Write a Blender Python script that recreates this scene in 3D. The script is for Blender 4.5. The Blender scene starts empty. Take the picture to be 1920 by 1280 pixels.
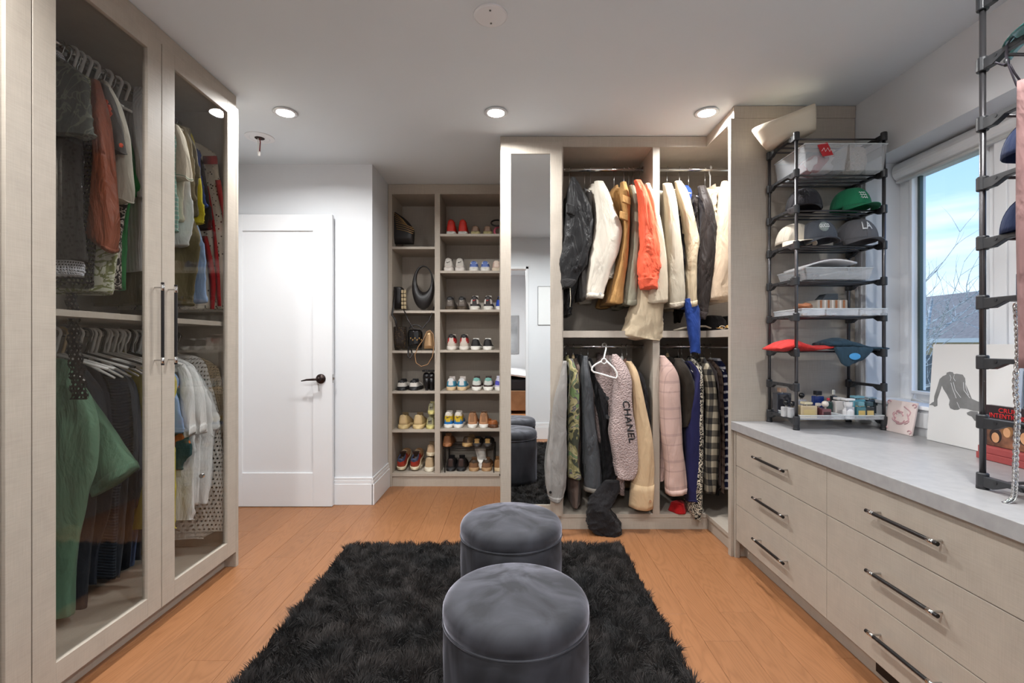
import bpy, bmesh, math, random
import numpy as np
from mathutils import Vector, Matrix, noise
random.seed(7)
ORD='first second third fourth fifth sixth seventh eighth ninth tenth eleventh twelfth thirteenth fourteenth'.split()
PI=math.pi; sin=math.sin; cos=math.cos
SC=bpy.context.scene; COL=SC.collection
F=900.0; CX=962.0; CY=645.0; H=1.149      # camera calibration of the photograph (1920x1280)
# ---------------- camera
cd=bpy.data.cameras.new('camera'); cam=bpy.data.objects.new('camera',cd); COL.objects.link(cam)
cam.location=(0,0,H); cam.rotation_euler=(PI/2,0,0)
cd.sensor_width=36; cd.lens=F/1920*36; cd.shift_x=(960-CX)/1920; cd.shift_y=(CY-640)/1920; cd.clip_start=.02
SC.camera=cam
# ---------------- world
W=bpy.data.worlds.new('sky'); SC.world=W; W.use_nodes=True
nt=W.node_tree; nt.nodes.clear()
wo=nt.nodes.new('ShaderNodeOutputWorld'); bg=nt.nodes.new('ShaderNodeBackground'); tc=nt.nodes.new('ShaderNodeTexCoord')
sx=nt.nodes.new('ShaderNodeSeparateXYZ'); rp=nt.nodes.new('ShaderNodeValToRGB')
rp.color_ramp.elements[0].position=.0; rp.color_ramp.elements[0].color=(.56,.74,.94,1)
rp.color_ramp.elements[1].position=.5; rp.color_ramp.elements[1].color=(.10,.32,.80,1)
mp=nt.nodes.new('ShaderNodeMapping'); mp.inputs['Scale'].default_value=(1.2,1.2,9); nz=nt.nodes.new('ShaderNodeTexNoise')
nz.inputs['Scale'].default_value=2.6; nz.inputs['Detail'].default_value=5
r2=nt.nodes.new('ShaderNodeValToRGB'); r2.color_ramp.elements[0].position=.50; r2.color_ramp.elements[1].position=.85
mx=nt.nodes.new('ShaderNodeMix'); mx.data_type='RGBA'; mx.inputs[7].default_value=(.83,.9,.97,1)
L=nt.links.new
L(tc.outputs['Generated'],sx.inputs[0]); L(sx.outputs[2],rp.inputs[0]); L(tc.outputs['Generated'],mp.inputs[0]); L(mp.outputs[0],nz.inputs[0])
L(nz.outputs[0],r2.inputs[0]); L(r2.outputs[0],mx.inputs[0]); L(rp.outputs[0],mx.inputs[6]); L(mx.outputs[2],bg.inputs[0]); L(bg.outputs[0],wo.inputs[0])
bg.inputs[1].default_value=1.45
def lamp(name,kind,loc,rot,power,color=(1,1,1),**k):
    l=bpy.data.lights.new(name,kind); l.energy=power; l.color=color
    for a,b in k.items(): setattr(l,a,b)
    o=bpy.data.objects.new(name,l); o.location=loc; o.rotation_euler=rot; COL.objects.link(o); return o
lamp('sun','SUN',(6,3,8),(math.radians(38),0,math.radians(200)),2.0,(1,.96,.9),angle=.01)
DL=[(-1.267,2.67),(-.095,2.67),(1.077,2.67),(-1.267,.95),(-.095,.95),(1.077,.95)]  # last three are unseen downlights added behind the camera for ambient fill
DLP=16
for i,(x,y) in enumerate(DL):
    lamp('downlight_lamp','AREA',(x,y,2.43),(0,0,0),DLP,(.985,.99,.985),shape='DISK',size=.11,spread=2.8)
lamp('bedroom_fill_light','AREA',(-.5,-2.2,2.4),(0,0,0),75,(1,.98,.96),shape='DISK',size=.5)  # unseen area light without a fixture, added to brighten the bedroom
SC.view_settings.view_transform='Standard'; SC.view_settings.look='None'; SC.view_settings.gamma=1
SC.view_settings.use_curve_mapping=False; SC.view_settings.exposure=0.38
# ---------------- helpers
def P(x,y,Y): return Vector(((x-CX)/F*Y,Y,H-(y-CY)/F*Y))
ORG={}
def thing(name,label,cat,loc=(0,0,0),rz=0,group=None,rot=None):
    o=bpy.data.objects.new(name,None); COL.objects.link(o); o.location=loc
    o.rotation_euler=rot if rot else (0,0,rz); o.empty_display_size=.05
    o['label']=label; o['category']=cat
    if group: o['group']=group
    ORG[o.name]=(Vector((0,0,0)) if (rz or rot) else Vector(loc)); return o
def tag(o,label,cat,group=None,kind=None):
    o['label']=label; o['category']=cat
    if group:o['group']=group
    if kind:o['kind']=kind
    return o
class MB:
    def __init__(s): s.v=[];s.f=[];s.uv={}
    def box(s,x0,x1,y0,y1,z0,z1):
        n=len(s.v); s.v+=[Vector((x,y,z)) for z in (z0,z1) for y in (y0,y1) for x in (x0,x1)]
        s.f+=[[n+i for i in q] for q in ((0,2,3,1),(4,5,7,6),(0,1,5,4),(2,6,7,3),(0,4,6,2),(1,3,7,5))]; return s
    def hexa(s,pts):
        n=len(s.v); s.v+=[Vector(p) for p in pts]
        s.f+=[[n+i for i in q] for q in ((0,3,2,1),(4,5,6,7),(0,1,5,4),(1,2,6,5),(2,3,7,6),(3,0,4,7))]; return s
    def prism(s,poly,d):  # poly: 3D points, d: extrusion vector
        n=len(s.v); k=len(poly); d=Vector(d)
        s.v+=[Vector(p) for p in poly]+[Vector(p)+d for p in poly]
        s.f.append(list(range(n,n+k))[::-1]); s.f.append(list(range(n+k,n+2*k)))
        for i in range(k): j=(i+1)%k; s.f.append([n+i,n+j,n+k+j,n+k+i])
        return s
    def rings(s,R,cap0=True,cap1=True,closed=True,uvs=None):
        n=len(s.v); k=len(R[0])
        for r in R: s.v+=r
        for i in range(len(R)-1):
            for j in range(k if closed else k-1):
                a=n+i*k+j; b=n+i*k+(j+1)%k; s.f.append([a,b,b+k,a+k])
                if uvs: s.uv[len(s.f)-1]=[(uvs[i][0]*j,uvs[i][1]),(uvs[i][0]*(j+1),uvs[i][1]),(uvs[i+1][0]*(j+1),uvs[i+1][1]),(uvs[i+1][0]*j,uvs[i+1][1])]
        if closed and cap0: s.f.append(list(range(n,n+k))[::-1])
        if closed and cap1: m=n+(len(R)-1)*k; s.f.append(list(range(m,m+k)))
        return s
    def tube(s,pts,r,n=8,caps=True,closed=False):
        pts=[Vector(p) for p in pts]; R=[]
        up=None
        for i,p in enumerate(pts):
            a=pts[i-1] if (i or closed) else p; b=pts[(i+1)%len(pts)] if (i<len(pts)-1 or closed) else p
            t=(b-a).normalized()
            if up is None: up=Vector((0,0,1)) if abs(t.z)<.9 else Vector((1,0,0))
            u=(up-t*up.dot(t)).normalized(); w=t.cross(u); up=u
            rr=r[i] if isinstance(r,(list,tuple)) else r
            R.append([p+(u*cos(2*PI*j/n)+w*sin(2*PI*j/n))*rr for j in range(n)])
        if closed: R.append(R[0])
        return s.rings(R,caps and not closed,caps and not closed)
    def lathe(s,prof,c=(0,0,0),n=20,sx=1,sy=1):
        c=Vector(c)
        return s.rings([[c+Vector((r*sx*cos(2*PI*j/n),r*sy*sin(2*PI*j/n),z)) for j in range(n)] for r,z in prof])
    def ell(s,c,r,n=14,m=8):
        c=Vector(c); R=[]
        for i in range(m+1):
            p=-PI/2+PI*i/m; q=max(cos(p),.02)
            R.append([c+Vector((r[0]*q*cos(2*PI*j/n),r[1]*q*sin(2*PI*j/n),r[2]*sin(p))) for j in range(n)])
        return s.rings(R)
    def xf(s,M,start=0):
        for i in range(start,len(s.v)): s.v[i]=M@s.v[i]
        return s
    def build(s,name,mat,parent=None,bev=0,smooth=False,local=False,org=None,auto=None,solid=0,label=None,kind=None,recenter=True):
        o0=Vector((0,0,0))
        if parent is not None and not local: o0=ORG.get(parent.name,Vector((0,0,0)))
        if parent is None and not local and recenter:
            xs=[p.x for p in s.v]; ys=[p.y for p in s.v]; zs=[p.z for p in s.v]
            o0=Vector(((min(xs)+max(xs))/2,(min(ys)+max(ys))/2,min(zs)))
        me=bpy.data.meshes.new(name); me.from_pydata([tuple(p-o0) for p in s.v],[],s.f)
        if s.uv:
            ul=me.uv_layers.new(name='UVMap')
            for fi,c in s.uv.items():
                ls=me.polygons[fi].loop_start
                for k,q in enumerate(c): ul.data[ls+k].uv=q
        me.validate(); me.update()
        bm=bmesh.new(); bm.from_mesh(me); bmesh.ops.recalc_face_normals(bm,faces=bm.faces); bm.to_mesh(me); bm.free()
        if mat: me.materials.append(mat)
        if smooth: me.shade_smooth()
        o=bpy.data.objects.new(name,me); COL.objects.link(o)
        if parent is not None: o.parent=parent; ORG[o.name]=o0
        else: o.location=o0; ORG[o.name]=o0
        if smooth and auto!=False and not parent is None: pass
        if solid: md=o.modifiers.new('solid','SOLIDIFY'); md.thickness=solid; md.offset=0
        if bev:
            md=o.modifiers.new('bevel','BEVEL'); md.width=bev; md.segments=2; md.limit_method='ANGLE'; md.harden_normals=False
        if label: o['label']=label
        if kind: o['kind']=kind
        return o
def pieces(m,name,mat,parent,**k):
    # one object per connected piece of the builder
    par=list(range(len(m.v)))
    def fd(a):
        while par[a]!=a: par[a]=par[par[a]]; a=par[a]
        return a
    for f in m.f:
        for q in f[1:]: par[fd(q)]=fd(f[0])
    gr={}
    for i,f in enumerate(m.f): gr.setdefault(fd(f[0]),[]).append(i)
    out=[]
    for fs in gr.values():
        x=MB(); mp={}
        for i in fs:
            g=[]
            for q in m.f[i]:
                if q not in mp: mp[q]=len(x.v); x.v.append(m.v[q])
                g.append(mp[q])
            if i in m.uv: x.uv[len(x.f)]=m.uv[i]
            x.f.append(g)
        out.append(x.build(name,mat,parent,**k))
    return out
def box(name,x0,x1,y0,y1,z0,z1,mat,parent=None,bev=.0015,label=None,kind=None):
    return MB().box(min(x0,x1),max(x0,x1),min(y0,y1),max(y0,y1),min(z0,z1),max(z0,z1)).build(name,mat,parent,bev=bev,label=label,kind=kind)
def interp(rows,m):
    # Catmull-Rom on list of tuples
    out=[]; n=len(rows)
    for k in range(m):
        t=k/(m-1)*(n-1); i=min(int(t),n-2); u=t-i
        p1=rows[i];p2=rows[i+1];p0=rows[i-1] if i else p1;p3=rows[i+2] if i+2<n else p2
        out.append(tuple(.5*(2*b+(c-a)*u+(2*a-5*b+4*c-d)*u*u+(3*b-a-3*c+d)*u**3) for a,b,c,d in zip(p0,p1,p2,p3)))
    return out
# ---------------- materials
MC={}
def new(name):
    m=bpy.data.materials.new(name); m.use_nodes=True; n=m.node_tree; b=n.nodes['Principled BSDF']; return m,n,b
def N(n,t,**k):
    x=n.nodes.new('ShaderNode'+t)
    for a,b in k.items():
        if a in x.inputs: x.inputs[a].default_value=b
        else: setattr(x,a,b)
    return x
def srgb(r,g,b):
    f=lambda c:((c/255+.055)/1.055)**2.4 if c>10 else c/255/12.92
    return (f(r),f(g),f(b),1)
def bump(n,b,src,strength,dist=.002):
    bp=N(n,'Bump',Strength=strength,Distance=dist); n.links.new(src,bp.inputs['Height']); n.links.new(bp.outputs[0],b.inputs['Normal']); return bp
def plain(name,c,rough=.5,metal=0,**k):
    if name in MC: return MC[name]
    m,n,b=new(name); b.inputs['Base Color'].default_value=srgb(*c); b.inputs['Roughness'].default_value=rough; b.inputs['Metallic'].default_value=metal
    for a,v in k.items(): b.inputs[a.replace('_',' ')].default_value=v
    MC[name]=m; return m
def var(name,c,c2,scale=8,rough=.6,bumps=.0,bscale=60,coat=0,sheen=0,stretch=(1,1,1),dist=.002,metal=0):
    if name in MC: return MC[name]
    m,n,b=new(name); t=N(n,'TexCoord'); mp=N(n,'Mapping'); mp.inputs['Scale'].default_value=stretch
    n.links.new(t.outputs['Object'],mp.inputs[0])
    z=N(n,'TexNoise',Scale=scale,Detail=4.0); n.links.new(mp.outputs[0],z.inputs[0])
    mr=N(n,'MapRange'); mr.inputs[1].default_value=.3; mr.inputs[2].default_value=.7; n.links.new(z.outputs[0],mr.inputs[0])
    x=N(n,'Mix',data_type='RGBA'); x.inputs[6].default_value=srgb(*c); x.inputs[7].default_value=srgb(*c2)
    n.links.new(mr.outputs[0],x.inputs[0]); n.links.new(x.outputs[2],b.inputs['Base Color'])
    b.inputs['Roughness'].default_value=rough; b.inputs['Coat Weight'].default_value=coat; b.inputs['Metallic'].default_value=metal
    b.inputs['Sheen Weight'].default_value=sheen; b.inputs['Sheen Roughness'].default_value=.5
    if bumps:
        z2=N(n,'TexNoise',Scale=bscale,Detail=3.0); n.links.new(mp.outputs[0],z2.inputs[0]); bump(n,b,z2.outputs[0],bumps,dist)
    MC[name]=m; return m
def math_(n,op,a,bb=None,cc=None):
    x=N(n,'Math',operation=op)
    for i,q in enumerate((a,bb,cc)):
        if q is None: continue
        if isinstance(q,(int,float)): x.inputs[i].default_value=q
        else: n.links.new(q,x.inputs[i])
    return x.outputs[0]
def mixc(n,f,a,b):
    x=N(n,'Mix',data_type='RGBA')
    for i,q in ((0,f),(6,a),(7,b)):
        if isinstance(q,tuple): x.inputs[i].default_value=q
        elif isinstance(q,(int,float)): x.inputs[i].default_value=q
        else: n.links.new(q,x.inputs[i])
    return x.outputs[2]
# cloth with weave and wrinkles; pattern uses UV (metres around, metres down)
def cloth(name,c,c2=None,pat=None,rough=.85,wr=.5,sheen=.06,p=(),alpha=None,sp=None):
    if name in MC: return MC[name]
    m,n,b=new(name); lk=n.links.new; t=N(n,'TexCoord'); uvs=N(n,'SeparateXYZ'); lk(t.outputs['UV'],uvs.inputs[0]); U=uvs.outputs[0]; V=uvs.outputs[1]
    c=srgb(*c); c2=srgb(*c2) if c2 else c
    z=N(n,'TexNoise',Scale=9.0,Detail=3.0); lk(t.outputs['Object'],z.inputs[0])
    base=mixc(n,z.outputs[0],tuple([q*.82 for q in c[:3]]+[1]),tuple([min(1,q*1.15) for q in c[:3]]+[1]))
    def sw(x,per,w): return math_(n,'LESS_THAN',math_(n,'FRACT',math_(n,'DIVIDE',x,per)),w)
    height=None
    if pat=='stripes': base=mixc(n,sw(V,p[0],p[1]),base,c2)
    elif pat=='vstripes': base=mixc(n,sw(U,p[0],p[1]),base,c2)
    elif pat=='plaid':
        f=math_(n,'MULTIPLY',math_(n,'ADD',sw(V,p[0],p[1]),sw(U,p[0],p[1])),p[2]); base=mixc(n,f,base,c2)
        base=mixc(n,math_(n,'MULTIPLY',math_(n,'ADD',sw(math_(n,'ADD',V,p[0]*.6),p[0],.05),sw(math_(n,'ADD',U,p[0]*.6),p[0],.05)),.4),base,c2)
    elif pat=='camo':
        z3=N(n,'TexNoise',Scale=11.0,Detail=2.0,Distortion=1.2); lk(t.outputs['Object'],z3.inputs[0])
        r=N(n,'ValToRGB'); r.color_ramp.interpolation='CONSTANT'; e=r.color_ramp.elements
        cols=[srgb(60,62,50),srgb(128,122,84),srgb(160,152,112),srgb(92,84,92),srgb(108,128,84)]
        e[0].position=0; e[0].color=cols[0]; e[1].position=.42; e[1].color=cols[1]
        for k,pp in ((2,.49),(3,.555),(4,.6)): q=e.new(pp); q.color=cols[k]
        lk(z3.outputs[0],r.inputs[0]); base=r.outputs[0]
    elif pat in('print','paisley'):
        z3=N(n,'TexNoise',Scale=p[0],Detail=2.5,Distortion=2.5); lk(t.outputs['Object'],z3.inputs[0])
        d=math_(n,'ABSOLUTE',math_(n,'SUBTRACT',z3.outputs[0],.5)); base=mixc(n,math_(n,'LESS_THAN',d,p[1]),base,c2)
    elif pat=='spots':
        v=N(n,'TexVoronoi',Scale=p[0]); lk(t.outputs['Object'],v.inputs[0]); base=mixc(n,math_(n,'LESS_THAN',v.outputs[0],p[1]),base,c2)
    elif pat=='blocks':
        z3=N(n,'TexNoise',Scale=p[0],Detail=1.0); lk(t.outputs['Object'],z3.inputs[0]); base=mixc(n,math_(n,'GREATER_THAN',z3.outputs[0],p[1]),base,c2)
    lk(base,b.inputs['Base Color']); b.inputs['Roughness'].default_value=rough
    b.inputs['Sheen Weight'].default_value=sheen; b.inputs['Sheen Roughness'].default_value=.5; b.inputs['Specular IOR Level'].default_value=.25
    mp=N(n,'Mapping'); mp.inputs['Scale'].default_value=(1,1,.35); lk(t.outputs['Object'],mp.inputs[0])
    w=N(n,'TexNoise',Scale=14.0,Detail=4.0,Distortion=.6); lk(mp.outputs[0],w.inputs[0])
    b1=N(n,'Bump',Strength=wr,Distance=.045); lk(w.outputs[0],b1.inputs['Height'])
    if pat=='sherpa':
        v=N(n,'TexVoronoi',Scale=110.0); lk(t.outputs['Object'],v.inputs[0]); hs=v.outputs[0]; ds=(-1,.006)
    elif pat=='ribs': hs=math_(n,'SINE',math_(n,'MULTIPLY',V,p[0])); ds=(.6,.003)
    elif pat=='seer': hs=math_(n,'SINE',math_(n,'MULTIPLY',U,500)); ds=(.6,.002)
    else:
        f=N(n,'TexNoise',Scale=420.0,Detail=1.0); lk(t.outputs['Object'],f.inputs[0]); hs=f.outputs[0]; ds=(.25,.001)
    b2=N(n,'Bump',Strength=abs(ds[0]),Distance=ds[1],invert=ds[0]<0); lk(hs,b2.inputs['Height']); lk(b1.outputs[0],b2.inputs['Normal']); lk(b2.outputs[0],b.inputs['Normal'])
    if alpha:   # open crochet: real holes in the knit
        du=math_(n,'SUBTRACT',math_(n,'FRACT',math_(n,'DIVIDE',U,alpha[0])),.5); 
        row=math_(n,'FLOOR',math_(n,'DIVIDE',V,alpha[0])); du=math_(n,'SUBTRACT',math_(n,'FRACT',math_(n,'ADD',math_(n,'DIVIDE',U,alpha[0]),math_(n,'MULTIPLY',row,.5))),.5)
        dv=math_(n,'SUBTRACT',math_(n,'FRACT',math_(n,'DIVIDE',V,alpha[0])),.5)
        d=math_(n,'SQRT',math_(n,'ADD',math_(n,'MULTIPLY',du,du),math_(n,'MULTIPLY',dv,dv)))
        lk(math_(n,'GREATER_THAN',d,alpha[1]),b.inputs['Alpha'])
    MC[name]=m; return m
def laminate():
    m,n,b=new('greige_laminate'); lk=n.links.new; t=N(n,'TexCoord')
    cs=[]
    for s in ((400,400,14),(14,14,400),(400,14,14)):
        mp=N(n,'Mapping'); mp.inputs['Scale'].default_value=s; lk(t.outputs['Object'],mp.inputs[0]); z=N(n,'TexNoise',Scale=1.0,Detail=2.0); lk(mp.outputs[0],z.inputs[0]); cs.append(z.outputs[0])
    f=math_(n,'MULTIPLY',math_(n,'ADD',math_(n,'ADD',cs[0],cs[1]),cs[2]),.3333)
    z=N(n,'TexNoise',Scale=1.5); lk(t.outputs['Object'],z.inputs[0])
    mr=N(n,'MapRange'); mr.inputs[1].default_value=.35; mr.inputs[2].default_value=.65; lk(f,mr.inputs[0])
    lk(mixc(n,mr.outputs[0],srgb(166,156,144),srgb(180,170,157)),b.inputs['Base Color']); b.inputs['Roughness'].default_value=.55
    bump(n,b,f,.15,.0006); return m
LAM=laminate()
def paint(name,c,rough=.85): return var(name,c,tuple(min(255,q+3) for q in c),scale=2,rough=rough,bumps=.05,bscale=250,dist=.0005)
WALL=paint('wall_paint',(214,216,219)); CEIL=paint('ceiling_paint',(213,219,223)); TRIM=paint('trim_paint',(220,221,223),.4)
def oak():
    m,n,b=new('oak_plank'); lk=n.links.new; t=N(n,'TexCoord'); oi=N(n,'ObjectInfo')
    ad=N(n,'VectorMath',operation='ADD'); sc=N(n,'VectorMath',operation='SCALE'); sc.inputs['Scale'].default_value=37.0
    cb=N(n,'CombineXYZ'); lk(oi.outputs['Random'],cb.inputs[0]); lk(oi.outputs['Random'],cb.inputs[1]); lk(cb.outputs[0],sc.inputs[0])
    lk(t.outputs['Object'],ad.inputs[0]); lk(sc.outputs[0],ad.inputs[1])
    mp=N(n,'Mapping'); mp.inputs['Scale'].default_value=(1,.12,1); lk(ad.outputs[0],mp.inputs[0])
    z=N(n,'TexNoise',Scale=9.0,Detail=2.0,Distortion=.3); lk(mp.outputs[0],z.inputs[0])
    ring=math_(n,'ABSOLUTE',math_(n,'SINE',math_(n,'MULTIPLY',z.outputs[0],55)))
    z2=N(n,'TexNoise',Scale=230.0,Detail=2.0); mp2=N(n,'Mapping'); mp2.inputs['Scale'].default_value=(1,.05,1); lk(ad.outputs[0],mp2.inputs[0]); lk(mp2.outputs[0],z2.inputs[0])
    f=math_(n,'ADD',math_(n,'MULTIPLY',ring,.55),math_(n,'MULTIPLY',z2.outputs[0],.55))
    c=mixc(n,f,srgb(130,86,53),srgb(153,105,69))
    hv=N(n,'HueSaturation'); lk(c,hv.inputs['Color']); mr=N(n,'MapRange'); mr.inputs[3].default_value=.93; mr.inputs[4].default_value=1.05; lk(oi.outputs['Random'],mr.inputs[0]); lk(mr.outputs[0],hv.inputs['Value'])
    lk(hv.outputs[0],b.inputs['Base Color']); b.inputs['Roughness'].default_value=.42; bump(n,b,f,.12,.0006); return m
OAK=oak()
def glassm(name,tint,rough=.0,refl=1.0,c=(1,1,1)):
    m,n,b=new(name); n.nodes.remove(b); lk=n.links.new; out=n.nodes['Material Output']
    tr=N(n,'BsdfTransparent'); tr.inputs[0].default_value=tint; g=N(n,'BsdfGlossy'); g.inputs['Roughness'].default_value=rough
    lw=N(n,'LayerWeight'); lw.inputs[0].default_value=.5
    f=math_(n,'MULTIPLY',math_(n,'ADD',math_(n,'MULTIPLY',math_(n,'POWER',lw.outputs['Facing'],5.0),.95),.045),refl)
    mx=N(n,'MixShader'); lk(f,mx.inputs[0]); lk(tr.outputs[0],mx.inputs[1]); lk(g.outputs[0],mx.inputs[2]); lk(mx.outputs[0],out.inputs[0]); return m
DOORGLASS=glassm('smoked_glass',(.91,.91,.905,1),.01,.9); WINGLASS=glassm('window_glass',(.93,.95,.95,1),0,.6)
def clearp(name,tint,op,rough=.15):
    m,n,b=new(name); b.inputs['Base Color'].default_value=tint; b.inputs['Roughness'].default_value=rough; b.inputs['Alpha'].default_value=op; b.inputs['Specular IOR Level'].default_value=.8; return m
CLEAR=clearp('clear_plastic',srgb(215,218,222),.28); ACRYL=clearp('acrylic',srgb(225,230,235),.3,.05); VIAL=clearp('perfume_glass',srgb(220,210,190),.55,.05)
STEEL=plain('brushed_steel',(190,188,185),.25,1); CHROME=plain('chrome',(215,215,215),.12,1); BLKMET=plain('black_handle_metal',(38,36,36),.35,.6)
BLKPL=plain('black_plastic',(30,31,34),.45); GREYPL=plain('grey_rack_plastic',(40,41,44),.42); TUBEM=plain('gunmetal_tube',(92,90,92),.3,.85)
WHPL=plain('white_plastic',(230,228,224),.4); BRONZE=plain('dark_bronze',(42,28,24),.35,.6)
def emis(name,c,s):
    m,n,b=new(name); b.inputs['Base Color'].default_value=(0,0,0,1); b.inputs['Emission Color'].default_value=c; b.inputs['Emission Strength'].default_value=s; return m
MIRROR=plain('mirror_silver',(235,238,238),.0,1)
# ================= ROOM SHELL
CZ=2.44
def st(name,x0,x1,y0,y1,z0,z1,mat,bev=0):
    o=box(name,x0,x1,y0,y1,z0,z1,mat,bev=bev); o['kind']='structure'; return o
def stm(name,boxes,mat,bev=0):
    m=MB()
    for b in boxes: m.box(*b)
    o=m.build(name,mat,bev=bev); o['kind']='structure'; return o
st('ceiling',-2.2,2.2,.0,4.4,CZ,CZ+.1,CEIL)
st('wall_left',-2.2,-2.05,-.0,3.447,0,CZ,WALL)
stm('wall_back',[(-2.2,-1.011,3.447,3.6,0,CZ)],WALL)
stm('wall_recess',[(-1.16,-1.011,3.6,4.4,0,CZ),(-1.011,2.2,4.3,4.4,0,CZ)],WALL)
WX=1.857; WZ0,WZ1,WY0,WY1=.857,2.097,.75,2.52
stm('wall_right',[(WX,2.12,WY1,4.3,0,CZ),(WX,2.12,.0,WY0,0,CZ),(WX,2.12,WY0,WY1,0,WZ0-.006),(WX,2.12,WY0,WY1,WZ1,CZ)],WALL)
# wall behind the camera with the doorway the photographer stands in
stm('wall_front',[(-2.2,-.66,-.02,.1,0,CZ),(.185,2.12,-.02,.1,0,CZ),(-.66,.185,-.02,.1,2.09,CZ)],WALL)
stm('door_2',[(-.66,-.63,-.03,.11,0,2.09),(.155,.185,-.03,.11,0,2.09),(-.66,.185,-.03,.11,2.06,2.09)],TRIM,.002)
# baseboards with moulded top
def baseb(name,segs):
    m=MB()
    for x0,x1,y0,y1,dx,dy in segs:
        m.box(x0,x1,y0,y1,0,.15)
        m.box(x0+(dx if dx>0 else 0),x1+(dx if dx<0 else 0),y0+(dy if dy>0 else 0),y1+(dy if dy<0 else 0),.15,.175)
        m.box(x0+(1.6*dx if dx>0 else 0),x1+(1.6*dx if dx<0 else 0),y0+(1.6*dy if dy>0 else 0),y1+(1.6*dy if dy<0 else 0),.175,.195)
    o=m.build(name,TRIM,bev=.003); o['kind']='structure'
baseb('baseboard_back',[(-2.05,-1.0,3.428,3.447,0,.005)])
baseb('baseboard_recess',[(-1.011,-.992,3.428,3.87,-.005,0)])
baseb('baseboard_front',[(.185,1.2,.1,.119,0,-.005),(-1.4,-.66,.1,.119,0,-.005)])
# floor: sub-floor slab with one object per plank
fl=st('floor',-2.2,2.12,-.02,4.3,-.05,-.014,plain('subfloor',(70,48,32),.9))
pw=.147; rnd=random.Random(3)
meshes={}
x=-2.2; ci=0
while x<2.12:
    y=-.02-rnd.uniform(0,1.0)
    while y<4.3:
        Ln=rnd.choice((.9,1.2,1.5,1.8))
        y0=max(y,-.02); y1=min(y+Ln,4.3)
        if y1-y0>.05:
            key=round(y1-y0,3)
            if key not in meshes:
                mb=MB().box(-pw/2+.0004,pw/2-.0004,-(key)/2+.0004,key/2-.0004,-.014,0)
                o=mb.build('plank',OAK,fl,local=True,bev=.0008); meshes[key]=o.data
            else:
                o=bpy.data.objects.new('plank',meshes[key]); COL.objects.link(o); o.parent=fl
                md=o.modifiers.new('bevel','BEVEL'); md.width=.0008; md.segments=1
            o.location=Vector((x+pw/2,(y0+y1)/2,0))-ORG[fl.name]
        y+=Ln
    x+=pw; ci+=1
# bedroom beyond the doorway (seen in the mirror)
stm('wall_bedroom',[(-3.2,2.2,-4.3,-4.2,0,2.6),(-3.3,-3.2,-4.2,-.02,0,2.6),(2.12,2.2,-4.2,-.02,0,2.6),(-3.2,-2.2,-.02,.0,0,2.6)],WALL)
st('ceiling_bedroom',-3.2,2.2,-4.2,-.02,2.6,2.7,CEIL)
st('floor_bedroom',-3.2,2.2,-4.2,-.02,-.05,0,var('bedroom_oak',(150,100,64),(180,126,84),6,.45,stretch=(1,6,1)))
bd=thing('bed','wooden bed with white duvet reflected in the mirror','bed',(-.7,-2.9,0))
box('bed_frame',-1.7,.3,-4.1,-2.0,.05,.38,var('bed_wood',(150,112,78),(170,130,92),8,.5),bd,.01)
box('mattress',-1.66,.26,-4.05,-2.04,.38,.56,plain('dark_linen',(50,50,55),.9),bd,.03)
m=MB(); R=[]
for i in range(25):
    y=-4.05+i*2.02/24; R.append([Vector((-1.72+j*2.04/24,y,.60+.09*sin(PI*min(1,max(0,j/24)))+.03*noise.noise((j*.35,i*.35,1))+(-.06 if j in(0,24) else 0))) for j in range(25)])
m.rings(R,closed=False); m.build('duvet',cloth('white_duvet',(235,235,238)),bd,smooth=True,solid=.04)
pc=thing('wall_picture','grey framed picture on bedroom wall above bed','picture',(.0,-4.2,1.4))
box('frame',-.35,.12,-4.2,-4.17,.95,1.75,plain('silver_frame',(150,150,152),.4),pc,.002); box('print',-.32,.09,-4.17,-4.165,.98,1.72,var('grey_print',(120,122,125),(170,172,175),3),pc,0)
wp=thing('line_print','thin framed calendar sheet on wall reflected in mirror','picture',(.45,.105,1.6))
box('paper',.30,.55,.1,.104,1.38,1.85,plain('paper_white',(225,226,226),.7),wp,0)
m=MB()
for a in ((.30,.304,.104,.107,1.38,1.85),(.546,.55,.104,.107,1.38,1.85),(.30,.55,.104,.107,1.846,1.85),(.30,.55,.104,.107,1.38,1.384)): m.box(*a)
m.build('frame',plain('thin_black',(60,60,60),.5),wp)
# ---------- open white door against the back wall
dr=thing('door_leaf','white one-panel door standing open against the back wall','door',(-1.66,3.4,0))
x0,x1,y0,y1,z0,z1=-2.045,-1.277,3.385,3.42,.004,2.064
sw=.135
m=MB(); m.box(x0,x0+sw,y0,y1,z0,z1); m.box(x1-sw,x1,y0,y1,z0,z1); m.box(x0+sw,x1-sw,y0,y1,z1-.115,z1); m.box(x0+sw,x1-sw,y0,y1,z0,.24)
m.build('door_frame',TRIM,dr,bev=.0015)
box('door_panel',x0+sw-.005,x1-sw+.005,y0+.011,y1-.008,.235,z1-.11,TRIM,dr,.001)
hx,hz=-1.355,.905
m=MB(); 
def disc_y(m,c,r,y0,y1,n=24,prof=None):
    pr=prof or [(r,y0),(r,y1)]
    R=[[Vector((c[0]+q*cos(2*PI*j/n),yy,c[1]+q*sin(2*PI*j/n))) for j in range(n)] for q,yy in pr]; m.rings(R); return m
disc_y(m,(hx,hz),.034,y0,y0-.012,prof=[(.034,y0),(.034,y0-.006),(.03,y0-.011),(.014,y0-.014),(.013,y0-.045),(.015,y0-.052),(.009,y0-.056)])
hd=m.build('door_handle',BRONZE,dr,smooth=True)
MB().tube([(hx,y0-.05,hz),(hx-.03,y0-.052,hz-.002),(hx-.08,y0-.05,hz-.004),(hx-.118,y0-.046,hz-.012)],[.008,.008,.0065,.004],10).build('lever',BRONZE,hd,smooth=True)
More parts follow.
